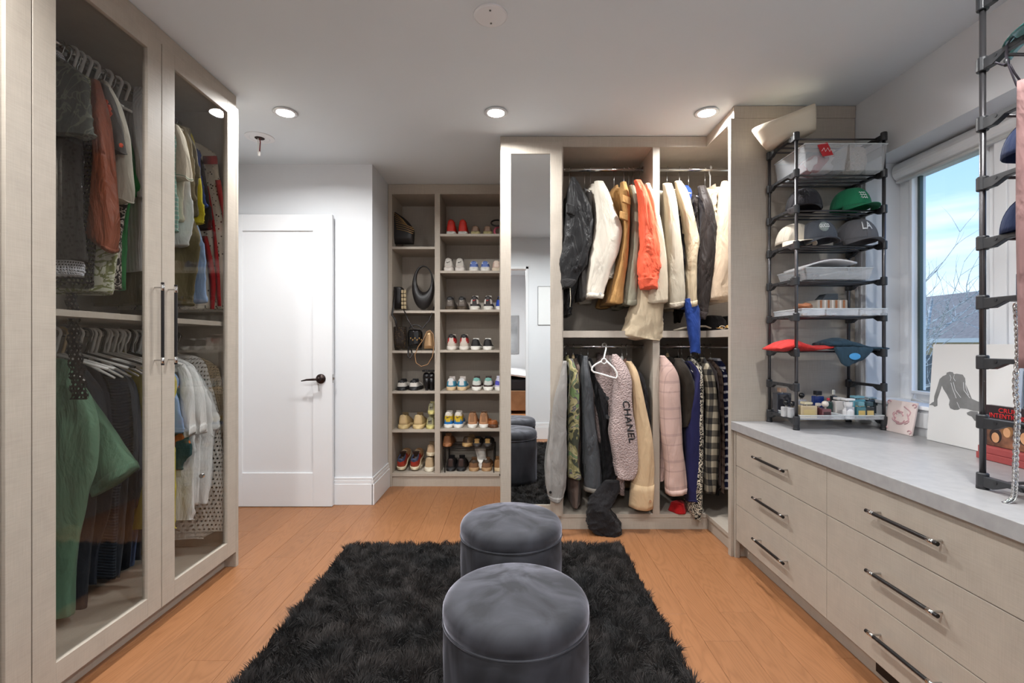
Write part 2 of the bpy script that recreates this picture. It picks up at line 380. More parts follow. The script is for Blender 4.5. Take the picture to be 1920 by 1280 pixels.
m=MB(); m.tube([(hx-.008,y0-.03,hz-.03),(hx-.006,y0-.03,hz-.085)],.0015,6); m.tube([(hx-.003,y0-.03,hz-.03),(hx+.001,y0-.03,hz-.085)],.0015,6); pieces(m,'key_wire',STEEL,hd)
m=MB(); m.box(x1,x1+.0015,y0+.006,y0+.03,hz-.03,hz+.03); m.box(x1,x1+.012,y0+.01,y0+.022,hz-.008,hz+.008); m.build('latch_plate',STEEL,dr)
# ---------- ceiling fixtures
DIF=emis('lamp_glow',(1,.96,.92,1),14)
pos=['above the white door','above the shoe shelves','above the right wardrobe','added unseen behind the camera for fill, on the left','added unseen behind the camera for fill, in the middle','added unseen behind the camera for fill, on the right']
for i,(x,y) in enumerate(DL):
    t=thing('ceiling_light','round recessed ceiling light '+pos[i],'light',(x,y,CZ-.01),group='recessed ceiling lights')
    MB().lathe([(.045,CZ-.004),(.062,CZ-.002),(.066,CZ-.006),(.05,CZ-.009),(.045,CZ-.006)],(x,y,0),32).build('trim_ring',TRIM,t,smooth=True)
    MB().lathe([(.046,CZ-.006),(.046,CZ-.0085),(.03,CZ-.009)],(x,y,0),32).build('diffuser',DIF,t)
t=thing('ceiling_cover','round white blank cover plate on the ceiling','cover plate',(-.088,1.883,CZ-.01))
MB().lathe([(.066,CZ),(.066,CZ-.005),(.06,CZ-.008),(.001,CZ-.008)],(-.088,1.883,0),40).build('plate',TRIM,t)
for dy in (-.037,.037):
    MB().lathe([(.004,CZ-.008),(.004,CZ-.010)],(-.088,1.883+dy,0),10).build('screw',plain('screw_grey',(90,90,90),.4,.5),t)
cx_,cy_=-1.584,3.0
t=thing('ceiling_junction_box','bare ceiling box with dangling wires and no fixture','wiring',(cx_,cy_,CZ-.01))
MB().lathe([(.085,CZ),(.085,CZ-.003),(.06,CZ-.006),(.055,CZ-.004),(.03,CZ-.005),(.028,CZ-.001)],(cx_,cy_,0),36).build('mounting_plate',TRIM,t)
MB().lathe([(.028,CZ-.002),(.028,CZ-.0062),(.01,CZ-.0065)],(cx_,cy_,0),24).build('box_hole',plain('box_dark',(40,22,16),.8),t)
MB().tube([(cx_,cy_,CZ-.003),(cx_+.004,cy_,CZ-.03),(cx_,cy_,CZ-.09)],.0035,8).build('red_wire',plain('wire_red',(120,30,24),.5),t)
MB().tube([(cx_-.01,cy_,CZ-.003),(cx_-.008,cy_,CZ-.05),(cx_-.012,cy_,CZ-.095)],.003,8).build('white_wire',WHPL,t)
MB().lathe([(.007,CZ-.115),(.01,CZ-.095),(.004,CZ-.085)],(cx_-.003,cy_,0),12).build('wire_nut',WHPL,t)
# ---------- window
t=thing('window_1','','',(2.03,1.7,WZ0)); del t['label']; del t['category']; t['kind']='structure'
gx=2.06
fr=MB()
for y0,y1,z0,z1 in ((2.44,WY1,WZ0,WZ1),(2.0,2.05,WZ0,WZ1),(WY0,WY0+.07,WZ0,WZ1),(1.72,1.78,WZ0,WZ1)): fr.box(2.03,2.10,y0,y1,z0,z1)
fr.box(2.03,2.10,2.05,2.44,WZ0,.915); fr.box(2.03,2.10,2.05,2.44,2.0,WZ1); fr.box(2.03,2.10,WY0+.07,1.72,WZ0,.915); fr.box(2.03,2.10,WY0+.07,1.72,2.0,WZ1)
WTRIM_LIT=paint('window_trim_daylit',(242,243,245),.35)  # lighter trim paint: daylight on the window frames is put into its colour
fr.build('window_frame',WTRIM_LIT,t,bev=.003)
m=MB(); m.box(2.012,2.03,1.78,2.0,WZ0,WZ1); 
m.build('mullion_panel',WTRIM_LIT,t,bev=.002)
m=MB()
for y in (1.83,1.89,1.95): m.box(2.004,2.012,y,y+.052,WZ0,WZ1)
pieces(m,'mullion_board',WTRIM_LIT,t,bev=.002)
m=MB()
for y0,y1 in ((2.43,2.445),(2.045,2.06),(1.71,1.725),(WY0+.065,WY0+.08)): m.box(2.018,2.03,y0,y1,.9,2.01)
m.box(2.018,2.03,2.06,2.43,.9,.915)
pieces(m,'glazing_bead',WTRIM_LIT,t,bev=.002)
m=MB(); m.box(gx-.004,gx+.012,2.425,2.44,.915,2.0); m.box(gx-.004,gx+.012,2.05,2.44,.912,.918); m.build('glass_gasket',plain('gasket_green',(70,86,84),.5),t)
box('pane',gx,gx+.006,2.05,2.44,.915,2.0,WINGLASS,t,0); box('pane',gx,gx+.006,WY0+.07,1.72,.915,2.0,WINGLASS,t,0)
m=MB(); m.box(WX-.014,2.03,WY0,WY1,WZ0-.006,WZ0+.012); m.build('window_stool',WTRIM_LIT,t,bev=.004)
m=MB(); m.box(WX-.006,WX,2.52,2.56,.75,2.10); m.box(WX-.010,WX,2.545,2.56,.75,2.10); m.box(WX-.008,WX,WY0-.05,WY1+.03,.77,WZ0-.02); m.build('window_casing',TRIM,t,bev=.002)
b_=thing('roller_shade','white roller shade cassette at the top of the window','shade',(2.0,1.6,2.0))
m=MB(); R=[]
for y in (WY0+.01,WY1-.01):
    R.append([Vector((2.015-.035*cos(a),y,2.045+.045*sin(a))) for a in [(-PI/2+PI*k/10) for k in range(11)]]+[Vector((2.027,y,2.09)),Vector((2.027,y,2.0))])
m.rings(R); m.build('cassette',plain('shade_white',(240,240,240),.5),b_,smooth=False)
box('bottom_bar',1.995,2.022,WY0+.015,WY1-.015,1.985,1.999,plain('shade_grey',(205,205,203),.5),b_,.003)
t=thing('window_crank','white folding window crank handle on the sill','handle',(2.0,2.25,.87))
MB().tube([(2.01,2.40,.895),(1.985,2.38,.872),(1.975,2.3,.866),(1.985,2.2,.872),(2.005,2.14,.88)],[.006,.011,.009,.011,.008],10).build('crank_arm',WHPL,t,smooth=True)
MB().lathe([(.016,.858),(.016,.872),(.008,.88)],(2.0,2.24,0),16).build('crank_base',WHPL,t,smooth=True)
# ---------- outside
brk=var('outside_brick',(150,128,104),(176,156,130),30,.9,.4,80)
t=thing('brick_reveal','tan brick edge of the house just outside the window','brickwork',(2.2,2.47,0))
for k in range(25):
    z=.5+k*.075; ox=(.01 if k%2 else 0)
    m=MB().box(2.13,2.252+ox*.6,2.68,2.86,z,z+.064); m.build('brick',brk,t,bev=.003)
box('mortar',2.13,2.246,2.686,2.86,.5,2.45,plain('mortar',(150,146,140),.95),t,0)
o=st('ground',2.5,60,-30,60,-3.1,-3.0,var('winter_lawn',(118,120,84),(140,128,98),1.5,.95))
hs=thing('neighbour_house','tan brick neighbour house with grey shingle roof beyond the window','house',(16,16,-3))
box('wall',13.5,24,13.2,30,-3,1.35,var('house_brick',(170,152,122),(190,172,142),6,.9),hs,0)
def Q(x,y,D):  # point at ray of pixel, distance Y=D
    return P(x,y,D)
m=MB(); m.hexa([(12.9,12.4,1.3),(25,12.4,1.3),(25,31,1.3),(12.9,31,1.3),(17.5,17,3.15),(20,17,3.15),(20,27,3.15),(17.5,27,3.15)]); m.build('roof',var('shingle',(128,116,108),(150,138,128),10,.95,.5,40),hs)
box('eave',12.85,25.05,12.35,31.05,1.2,1.32,plain('eave_white',(200,198,192),.7),hs,0)
m=MB()
for k in range(3): m.box(13.42,13.5,14.5+k*4,15.9+k*4,-.6,.8)
pieces(m,'window',plain('dark_pane',(50,58,66),.1),hs)
hs2=thing('distant_house','second brown roofed house farther behind the tree','house',(24,36,-3))
box('wall',20,34,33.5,42,-3,1.2,var('house_brick',(170,152,122),(190,172,142),6,.9),hs2,0)
m=MB(); m.hexa([(19,33,1.2),(35,33,1.2),(35,43,1.2),(19,43,1.2),(24,37,4.4),(30,37,4.4),(30,39,4.4),(24,39,4.4)]); m.build('roof',var('shingle',(128,116,108),(150,138,128),10,.95,.5,40),hs2)
# birch tree, bare
tr_=thing('birch_tree','bare white-barked birch tree just outside the window','tree',(5.3,6.2,-3))
bm_=var('birch_bark',(225,222,214),(110,104,98),9,.8,.2,60,stretch=(1,1,6)); rr=random.Random(11)
m=MB(); m.tube([(5.15,6.2,-3),(5.1,6.2,-1),(5.12,6.2,.3),(5.35,6.25,1.1),(5.5,6.3,1.75)],[.09,.075,.055,.03,.012],8); m.build('trunk',bm_,tr_,smooth=True)
m=MB(); m.tube([(5.1,6.2,-.3),(5.03,6.2,.5),(5.05,6.2,1.3),(5.12,6.2,1.9)],[.05,.035,.025,.01],8); m.build('trunk',bm_,tr_,smooth=True)
tw=MB()
def branch(p,d,l,r,dep):
    pts=[p]; q=p.copy(); dd=d.copy()
    for _ in range(4):
        dd=(dd+Vector((rr.uniform(-.25,.25),rr.uniform(-.25,.25),rr.uniform(-.1,.2)))).normalized(); q=q+dd*l/4; pts.append(q.copy())
    tw.tube(pts,[r,r*.8,r*.6,r*.4,r*.2],5)
    if dep:
        for _ in range(3):
            k=rr.randint(1,4); branch(pts[k],(dd+Vector((rr.uniform(-1,1),rr.uniform(-1,1),rr.uniform(-.2,.8)))).normalized(),l*.6,r*.5,dep-1)
for k in range(26):
    z=rr.uniform(-.6,1.5); branch(Vector((5.1+.12*max(0,z),6.2,z)),Vector((rr.uniform(-.6,1.3),rr.uniform(-.9,.7),rr.uniform(.1,.8))).normalized(),rr.uniform(.7,1.5),.011,2)
tw.build('branch',bm_,tr_)['kind']='stuff'
# ================= CABINETS
# left glass-door wardrobe
XL=-1.43
wl=thing('glass_wardrobe','tall greige wardrobe with smoked glass doors along left wall','wardrobe',(-1.75,1.7,0))
YB,YE=.35,2.50
box('side_panel',-2.045,XL-.0,YE-.022,YE,.0,2.37,LAM,wl,.001)
box('side_panel',-2.045,XL-.025,YB,YB+.02,.0,2.37,LAM,wl,.001)
box('crown_fascia',-2.045,XL-.012,YB,YE+.0,2.372,2.438,LAM,wl,.001)
box('back_panel',-2.045,-2.03,YB,YE-.02,.1,2.37,LAM,wl,0)
box('top_panel',-2.03,XL-.025,YB,YE-.022,2.345,2.37,LAM,wl,0)
box('bottom_panel',-2.03,XL-.025,YB,YE-.022,.08,.105,LAM,wl,0)
box('toe_kick',-2.03,XL-.06,YB,YE-.022,.0,.08,LAM,wl,0)
for y in (.90,1.427): box('partition',-2.03,XL-.026,y-.009,y+.009,.105,2.345,LAM,wl,0)
box('shelf',-2.03,XL-.03,1.436,2.478,1.24,1.262,LAM,wl,.001)
MB().tube([(-1.72,1.437,2.285),(-1.72,2.477,2.285)],.0125,14).build('hanging_rod',CHROME,wl,smooth=True)
MB().tube([(-1.72,1.437,1.19),(-1.72,2.477,1.19)],.0125,14).build('hanging_rod',CHROME,wl,smooth=True)
def bar_handle(parent,p0,p1,out,r=.006):
    p0=Vector(p0);p1=Vector(p1);out=Vector(out); d=(p1-p0).normalized()
    h=MB().tube([p0+out,p1+out],r,12).build('handle',BLKMET,parent,smooth=False)
    return h
def gdoor2(y0,y1,hy,lbl):
    z0,z1=.078,2.372; w=.074; a,b=XL-.022,XL
    d=MB(); d.box(a,b,y0+.001,y0+w,z0,z1); d.box(a,b,y1-w,y1-.001,z0,z1); d.box(a,b,y0+w,y1-w,z1-w+.012,z1); d.box(a,b,y0+w,y1-w,z0,z0+w)
    dd=d.build('door',LAM,wl,bev=.001,label=lbl)
    box('glass_pane',a+.006,a+.011,y0+w-.004,y1-w+.004,z0+w-.004,z1-w+.016,DOORGLASS,dd,0)
    h=bar_handle(dd,(b,hy,1.065),(b,hy,1.395),(.032,0,0))
    m=MB(); k=MB()
    for z in (1.085,1.375): m.tube([(b,hy,z),(b+.034,hy,z)],.003,8); k.tube([(b+.032,hy,z-.012),(b+.032,hy,z+.012)],.0068,12)
    pieces(m,'handle_post',STEEL,dd); pieces(k,'handle_collar',CHROME,dd,smooth=True)
gdoor2(.905,1.426,.94,'nearest glass door, mostly cut off at the photo edge'); gdoor2(1.428,1.953,1.915,'wide glass door with its handle at the far side'); gdoor2(1.955,2.478,1.99,'far glass door with its handle at the near side')
# white end foot of the side panel is the panel itself
# ---------- shoe cabinet
SY=3.87; SB=4.24
sc=thing('shoe_cabinet','tall greige open shelving cabinet filled with shoes and handbags','shelving',(-.3,4.05,0))
zt=2.437
X_l=-1.008; X_r=-.10+.01
box('side_panel',X_l,X_l+.032,SY,SB,0,zt,LAM,sc,.001)
box('side_panel',X_r-.02,X_r,SY+.001,SB,.105,zt,LAM,sc,0)
box('top_fascia',X_l+.032,X_r,SY,SY+.02,zt-.078,zt,LAM,sc,.001)
box('top_panel',X_l+.032,X_r-.02,SY+.02,SB-.01,zt-.075,zt-.055,LAM,sc,0)
box('back_panel',X_l+.032,X_r-.02,SB-.01,SB,0,zt-.055,LAM,sc,0)
box('toe_kick',X_l+.032,X_r,SY+.012,SY+.03,0,.083,LAM,sc,0)
box('bottom_panel',X_l+.032,X_r-.02,SY,SB-.01,.083,.107,LAM,sc,.001)
XD=(815-CX)/F*SY; XD2=(825-CX)/F*SY
box('partition',XD,XD2,SY,SB-.01,.107,zt-.075,LAM,sc,.001)
def zs(y): return H-(y-CY)/F*SY
LS=[zs(y) for y in (462,582,657,733,806)]; RS=[zs(y) for y in (438,507,580,656,733,804)]; BZ=.107
for z in LS: box('shelf',X_l+.032,XD,SY+.003,SB-.01,z-.02,z,LAM,sc,.001)
for z in RS: box('shelf',XD2,X_r-.02,SY+.003,SB-.01,z-.02,z,LAM,sc,.001)
# ---------- mirror door / hanging wardrobe at the back
FY=2.98; BY=3.50
hw=thing('open_wardrobe','greige open wardrobe with two hanging rods per bay','wardrobe',(.6,3.2,0))
xa=(938-CX)/F*FY; x0=(1040-CX)/F*FY; x1=(1056-CX)/F*FY; p0=(1224-CX)/F*FY; p1=(1237-CX)/F*FY; XC=1.2; EY=2.60
zi=2.372
box('side_panel',xa,xa+.02,FY,BY+.35,0,2.437,LAM,hw,.001)
box('inner_panel',x0,x1,FY,BY,.095,zi,LAM,hw,.001)
box('partition',p0,p1,FY,BY,.095,zi,LAM,hw,.001)
box('crown_fascia',xa+.02,XC,FY-.002,FY+.02,zi,2.437,LAM,hw,.001)
box('crown_fascia',XC,XC+.02,EY+.018,FY+.02,zi-.0,2.437,LAM,hw,.001)
box('top_panel',x0,WX-.005,FY+.02,BY,zi,zi+.02,LAM,hw,0)
box('top_panel',XC+.02,WX-.005,EY+.02,FY+.02,zi,zi+.02,LAM,hw,0)
box('back_panel',x0,WX-.005,BY,BY+.02,0,zi+.02,LAM,hw,0)
box('bottom_panel',x0,WX-.005,FY,BY,.072,.095,LAM,hw,.001)
box('bottom_panel',XC,WX-.005,EY+.02,FY,.072,.095,LAM,hw,.001)
box('toe_kick',xa+.02,XC+.01,FY+.004,FY+.02,0,.072,LAM,hw,0)
box('toe_kick',XC+.012,XC+.03,EY+.02,FY+.004,0,.072,LAM,hw,0)
box('shelf',x1,p0,FY+.002,BY,1.19,1.232,LAM,hw,.001)
box('shelf',p1,XC,FY+.002,BY,1.19,1.232,LAM,hw,.001)
box('shelf',XC,WX-.005,EY+.02,BY,1.19,1.232,LAM,hw,.001)
RY=3.19; ZU=2.308; ZL=1.133
for z in (ZU,ZL):
    MB().tube([(x1,RY,z),(p0,RY,z)],.0125,14).build('hanging_rod',CHROME,hw,smooth=True)
    MB().tube([(p1,RY,z),(WX-.006,RY,z)],.0125,14).build('hanging_rod',CHROME,hw,smooth=True)
    for xx in (x1+.004,p0-.004,p1+.004):
        m=MB(); R=[[Vector((xx+dx,RY+.022*cos(a),z+.022*sin(a))) for a in [2*PI*k/16 for k in range(16)]] for dx in (-.004,.004)]; m.rings(R); m.build('rod_flange',CHROME,hw)
# end panel closing the wardrobe towards the dresser
box('end_panel',1.182,WX-.004,EY,EY+.02,.0,zi,LAM,hw,.001)
box('end_fascia',1.194,WX-.004,EY-.004,EY+.018,zi,2.437,LAM,hw,.001)
box('edge_strip',1.178,1.19,EY-.002,EY+.03,.0,zi,LAM,hw,.001)
# mirror door
mdx0=(939-CX)/F*2.955; mdx1=(1054-CX)/F*2.955; my0,my1=2.955,2.977
md=thing('mirror_door','narrow wardrobe door with tall mirror panel in greige frame','mirror door',((mdx0+mdx1)/2,my0,.1))
g0=(958-CX)/F*2.955; g1=(1032-CX)/F*2.955; zt2=H+(645-266)/F*2.955; zt3=H+(645-288)/F*2.955
m=MB(); m.box(mdx0,g0,my0,my1,.09,zt2); m.box(g1,mdx1,my0,my1,.09,zt2); m.box(g0,g1,my0,my1,zt3,zt2); m.box(g0,g1,my0,my1,.09,.16); m.build('frame',LAM,md,bev=.001)
box('mirror',g0-.003,g1+.003,my0+.006,my0+.010,.157,zt3+.003,MIRROR,md,0)
m=MB(); disc_y(m,(mdx0+.02,H+(645-293)/F*2.955),.006,my0,my0-.004); m.build('bumper',plain('clear_bumper',(190,205,225),.3),md)
# ---------- dresser on the right
ds=thing('drawer_unit','long low greige dresser with two columns of drawers','dresser',(1.5,1.6,0))
DX=1.2; DZ=.6875
box('carcass',DX+.021,WX-.004,.35,EY-.003,.095,DZ-.001,LAM,ds,0)
box('toe_kick',1.26,1.28,.35,EY-.003,0,.095,LAM,ds,0)
box('filler_strip',DX-.004,DX+.02,2.583,EY-.003,.0,DZ,LAM,ds,.001)
cols=[(1.838,2.581),(1.07,1.836),(.35,1.068)]; rows=[(.4985,.684),(.2905,.4955),(.098,.2875)]
nm1=['top','middle','bottom']; nm2=['far','near','nearest']
for (a,b),n2 in zip(cols,nm2):
    for (z0,z1),n1 in zip(rows,nm1):
        d=box('drawer',DX,DX+.02,a,b,z0,z1,LAM,ds,.001)
        yc=(a+b)/2 if n2!='near' else 1.455; zc=(z0+z1)/2+.008
        bar_handle(d,(DX,yc-.135,zc),(DX,yc+.135,zc),(-.032,0,0),.0062)
        m=MB();k=MB()
        for y in (yc-.112,yc+.112): m.tube([(DX,y,zc),(DX-.033,y,zc)],.0035,8); k.tube([(DX-.032,y-.011,zc),(DX-.032,y+.011,zc)],.0072,12)
        pieces(m,'handle_post',STEEL,d); pieces(k,'handle_collar',CHROME,d,smooth=True)
ct=box('countertop',1.18,WX-.003,.35,EY-.001,DZ,.7325,var('counter_laminate',(150,149,150),(162,161,161),30,.35,.05,300),None,.0015)
tag(ct,'long pale grey countertop running over the drawer unit','countertop')
vt=box('toe_vent',1.254,1.2595,1.42,1.66,.02,.075,BLKMET,None,.001); tag(vt,'black slotted vent in the toe kick under the dresser','vent')
# ================= GARMENTS
C1=(0,0,.4842); C2=(0,560,.5625); C5=(930,230,.3203); C6=(930,620,.3125); CB=(1225,640,.328)
K5=(310,180,.1875); K6=(310,400,.2031); K7=(310,640,.1719); K8=(310,840,.1953); PX=(0,0,1)
def pr(tr,rows): return [(tr[1]+y*tr[2],tr[0]+a*tr[2],tr[0]+b*tr[2]) for y,a,b in rows]
def tubeloft(rows,Yp,yc,d0,d1,axis,seed,amp=.07,n=56,m=60,ramp=.22,k=5,capb=False,scal=1.0):
    """rows: (y,xl,xr) photo pixels seen at depth Yp.  yc = real depth of the centre line, d0..d1 = half depth"""
    rr=interp([(float(a),float(b),float(c)) for a,b,c in rows],m); rd=random.Random(seed); ph=[rd.uniform(0,6.28) for _ in range(6)]
    R=[];U=[];vlen=0;prev=None
    for i,(y,xl,xr) in enumerate(rr):
        t=i/(m-1); s=min(1,t/ramp); s=s*s*(3-2*s); dh=d0+(d1-d0)*s
        hw=max(.004,(xr-xl)/2/F*Yp); c=P((xl+xr)/2,y,Yp); c=Vector((c.x,yc,c.z))
        if prev is not None: vlen+=(c-prev).length
        prev=c; A=amp*(.25+.75*t)
        ring=[]
        for j in range(n):
            th=2*PI*j/n
            w=1+A*(sin(k*th+ph[0]+1.5*t)+.55*sin((k+3)*th+ph[1]-2.5*t)+.35*sin((k*2+1)*th+ph[2]+5*t))*(.6+.4*sin(3*t+ph[3]))-A*.6
            nw=1 if axis=='x' else .35
            w+=.05*nw*noise.noise(Vector((1.6*cos(th)+seed,1.6*sin(th),t*6)))
            q1=1-abs(noise.noise(Vector((1.3*cos(th)+seed*3,1.3*sin(th),t*9+1.2*cos(th))))*3)
            q2=1-abs(noise.noise(Vector((4*cos(th)+seed*5,4*sin(th),t*3)))*3)
            w+=nw*amp*(1.15*max(0,q1)**2+.8*t*max(0,q2)**2)*min(1,t*6)-amp*.3
            ct,sn=cos(th),sin(th)
            ex=.8
            x=hw*math.copysign(abs(ct)**ex,ct)*w; yy=dh*math.copysign(abs(sn)**ex,sn)*w
            zz=.006*sin(2*th+ph[4])*t
            if axis=='y': x=max(-2.02,min(-1.463,c.x+x))-c.x
            ring.append(c+Vector((x,yy,zz)))
        R.append(ring); U.append(((2*(hw+dh)*1.6)/n,vlen))
    return R,U
def orient(tr,pts,Y,th,name,mat,parent,seed=0,cuff=None):
    """flat sleeve following a path: (x,y,halfwidth) in crop pixels at real depth Y"""
    q=interp([(float(a),float(b),float(c)) for a,b,c in pts],22); R=[];U=[]; L_=0
    for i,(x,y,h) in enumerate(q):
        a=q[max(i-1,0)]; b=q[min(i+1,21)]; dx,dy=b[0]-a[0],b[1]-a[1]; l=math.hypot(dx,dy); nx,ny=-dy/l,dx/l
        c=P(tr[0]+x*tr[2],tr[1]+y*tr[2],Y); e=P(tr[0]+(x+nx*h)*tr[2],tr[1]+(y+ny*h)*tr[2],Y)-c
        tk=th*(.5+.5*i/21); ring=[]
        for j in range(40):
            A=2*PI*j/40; k=1+.05*sin(3*A+seed)*i/21+.05*noise.noise(Vector((cos(A)*1.5+seed,sin(A)*1.5,i*.25)))
            p=c+e*(math.copysign(abs(cos(A))**.75,cos(A))*k)+Vector((0,tk*math.copysign(abs(sin(A))**.75,sin(A))*(k+.25*sin(4*A+i*.15)*i/21),0)); p.x=min(p.x,-1.463); ring.append(p)
        R.append(ring); U.append((.012,L_)); L_+=l*tr[2]/F*Y
    lf(R,U,name,mat,parent)
    if cuff: band(R,U,18,22,.0016,'cuff',cuff,parent)
def lf(R,U,name,mat,parent,solid=0.0,capb=True): 
    m=MB(); m.rings(R,True,capb,uvs=U); return m.build(name,mat,parent,smooth=True)
def band(R,U,i0,i1,off,name,mat,parent):
    S=[]
    for r in R[i0:i1]:
        c=sum(r,Vector())/len(r); S.append([p+(p-c).normalized()*off for p in r])
    m=MB(); m.rings([[q for q in R[i0]]]+S+[[q for q in R[i1-1]]],False,False,uvs=[U[i0]]+U[i0:i1]+[U[i1-1]]); return m.build(name,mat,parent,smooth=True)
GS={}
def hook(t,xr,yr,zr,ztop,axis,style='steel',topmat=None):
    """clothes hanger: hook over the rod, neck, sloping shoulders inside the garment"""
    u=Vector((0,1,0)) if axis=='x' else Vector((1,0,0))
    c=Vector((xr,yr,zr)); r=.0165; wm=STEEL if style!='plastic' else WHPL; rad=.0022 if style!='plastic' else .0045
    if style=='plastic': r=.02
    pts=[c+u*(r*cos(a))+Vector((0,0,r*sin(a)+.001)) for a in [PI*1.02-(PI*1.15)*k/10 for k in range(11)]]
    pts+= [c+u*(r*.5)+Vector((0,0,-.028)),c+Vector((0,0,-.04)),Vector((xr,yr,ztop+.004))]
    MB().tube(pts,rad,8).build('hook',wm,t,smooth=True)
    sm=topmat or WHPL; z=ztop-.004
    ws=1 if axis=='x' else .7
    pp=[c+u*s*ws+Vector((0,0,z-zr-(0 if axis=='x' else .012)-abs(s)*.36)) for s in (-.205,-.12,-.04,0,.04,.12,.205)]
    MB().tube(pp,[.004,.006,.007,.008,.007,.006,.004],8).build('shoulder_bar',sm,t,smooth=True)
    if style=='knob': MB().ell((xr,yr,z+.012),(.011,.011,.02)).build('neck_block',sm,t,smooth=True)
WOOD=plain('hanger_wood',(205,180,140),.5); BLKH=plain('hanger_black',(25,25,28),.5)
def garment(name,label,cat,short,mat,tr,body,Yp=3.0,yc=3.19,dep=.2,sleeve=None,sl_y=2.975,sl_d=.055,axis='x',seed=1,cuff=None,cuffn=3,hem=None,
            collar=None,rod=None,hk='steel',hmat=None,amp=.07,k=5,hanger=True,slmat=None,group=None,d0=.05,back=True,collmat=None,btn=None,ssleeve=None):
    body=pr(tr,body)
    top=P((body[0][1]+body[0][2])/2,body[0][0],Yp)
    t=thing(name,label,cat,(top.x,yc,top.z-.3),group=group)
    if axis=='x': R,U=tubeloft(body,Yp,yc,d0,dep,'x',seed,amp,k=k)
    else: R,U=tubeloft(body,yc,yc,.014,dep,'y',seed,amp,k=k,ramp=.3)
    lf(R,U,'body',mat,t)
    if hem: band(R,U,len(R)-hem[1],len(R),.0018,'hem',hem[0],t)
    sm=slmat or mat
    if sleeve:
        S=pr(tr,sleeve)
        if axis=='x':
            R2,U2=tubeloft(S,sl_y,sl_y+.0,.02,sl_d,'x',seed+9,amp*.9,k=4,n=32,m=32)
            lf(R2,U2,'sleeve',sm,t)
            if cuff: band(R2,U2,len(R2)-cuffn,len(R2),.002,'cuff',cuff,t)
            if back:
                q=[(a,b-(c-b)*.05,c-(c-b)*.1) for a,b,c in S]
                R3=[[Vector((p.x*.99+.01*top.x,2*yc-p.y,p.z)) for p in r] for r in R2]
                lf(R3,U2,'sleeve',sm,t)
        else:
            R2,U2=tubeloft(S,sl_y,sl_y,.014,sl_d,'y',seed+9,amp*.8,k=3,n=32,m=26)
            lf(R2,U2,'sleeve',sm,t)
            if cuff: band(R2,U2,len(R2)-cuffn,len(R2),.002,'cuff',cuff,t)
        if btn:
            by,bx=btn; p=P(tr[0]+bx*tr[2],tr[1]+by*tr[2],sl_y-sl_d-.004)
            m=MB(); disc_y(m,(p.x,p.z),.008,p.y+.006,p.y-.003,n=14); m.build('button',CHROME,t)
    if ssleeve:  # short sleeve: list of rows, given at same plane as the body
        for rws in ssleeve:
            R2,U2=tubeloft(pr(tr,rws),yc,yc-.01,.014,dep*.8,'y',seed+3,amp*.5,k=3,n=32,m=20); lf(R2,U2,'sleeve',sm,t,capb=True)
            if cuff: band(R2,U2,len(R2)-cuffn,len(R2),.002,'cuff',cuff,t)
    if collar:   # folded collar strip standing round the neck
        cy_,cx0,cx1,hh=collar; a=P(tr[0]+cx0*tr[2],tr[1]+cy_*tr[2],Yp if axis=='x' else yc); b=P(tr[0]+cx1*tr[2],tr[1]+cy_*tr[2],Yp if axis=='x' else yc)
        xc=(a.x+b.x)/2; rx=(b.x-a.x)/2; dz=hh*tr[2]/F*yc
        R3=[]
        for s,zz in ((.85,0),(1.0,.0),(1.18,-dz*.55),(1.3,-dz),(1.2,-dz),(1.0,-dz*.4)):
            R3.append([Vector((xc+rx*s*cos(q),yc+(.075 if axis=='x' else .02)*s*sin(q),a.z+zz+.012*cos(q+.6))) for q in [2*PI*j/24 for j in range(24)]])
        m=MB(); m.rings(R3,False,False); m.build('collar',collmat or mat,t,smooth=True,solid=.003)
    if hanger:
        if axis=='x': zr=rod if rod else ZU; xr=top.x; yr=RY; hc=(xr,RY,zr)
        else: zr=rod if rod else 2.285; xr=-1.72; yr=yc
        h=thing('clothes_hanger','hanger holding the '+short,'hanger',(xr,yr,min(top.z,zr)-.1),group='hangers on the wardrobe rods')
        hook(h,xr,yr,zr,min(top.z,zr-.05),axis,hk,hmat)
    GS[short]=(t,R,U,(R2 if sleeve or ssleeve else None)); return t
blk=cloth('black_nylon',(21,20,21),rough=.5,wr=.9); wden=cloth('white_denim',(202,194,180),wr=.5); gryk=cloth('grey_knit',(120,118,116)); tan=cloth('mustard_canvas',(176,134,82),wr=.7)
sage=cloth('sage_cotton',(142,138,120)); coral=cloth('coral_nylon',(238,98,66),rough=.6,wr=1.0); coralr=cloth('coral_rib',(232,96,66),pat='ribs',p=(1500,)); cream=cloth('cream_wool',(192,178,156)); cream2=cloth('cream_coating',(200,182,154))
heath=cloth('heather_oat',(182,172,154)); beige=cloth('beige_satin',(192,174,146),rough=.5,wr=.8); blue=cloth('blue_boucle',(34,62,132),wr=.6); brown=cloth('dark_brown_nylon',(38,30,27),rough=.6,wr=.9); dark=cloth('charcoal_lining',(30,29,31))
oat=cloth('pale_sand_wool',(194,172,148))
garment('bomber_jacket','black nylon bomber jacket at the left end of the upper rail','jacket','black bomber jacket on the upper rail',blk,C5,
 [(322,440,462),(400,425,500),(560,402,540),(800,400,520),(960,398,490),(1060,398,462),(1120,402,456)],sleeve=[(322,440,464),(380,422,500),(470,412,545),(560,403,566),(680,388,566),(760,374,550),(840,366,530),(885,372,495),(930,376,470),(972,388,434)],seed=1,cuff=cloth('black_rib',(40,38,38),pat='ribs',p=(1500,)),cuffn=5,amp=.1)
MB().tube([P(1069,540,2.93),P(1070,560,2.92),P(1069,575,2.925)],.0016,6).build('zip_pull',plain('tag_pale',(190,180,160),.5),GS['black bomber jacket on the upper rail'][0])
pk=GS['black bomber jacket on the upper rail'][0]
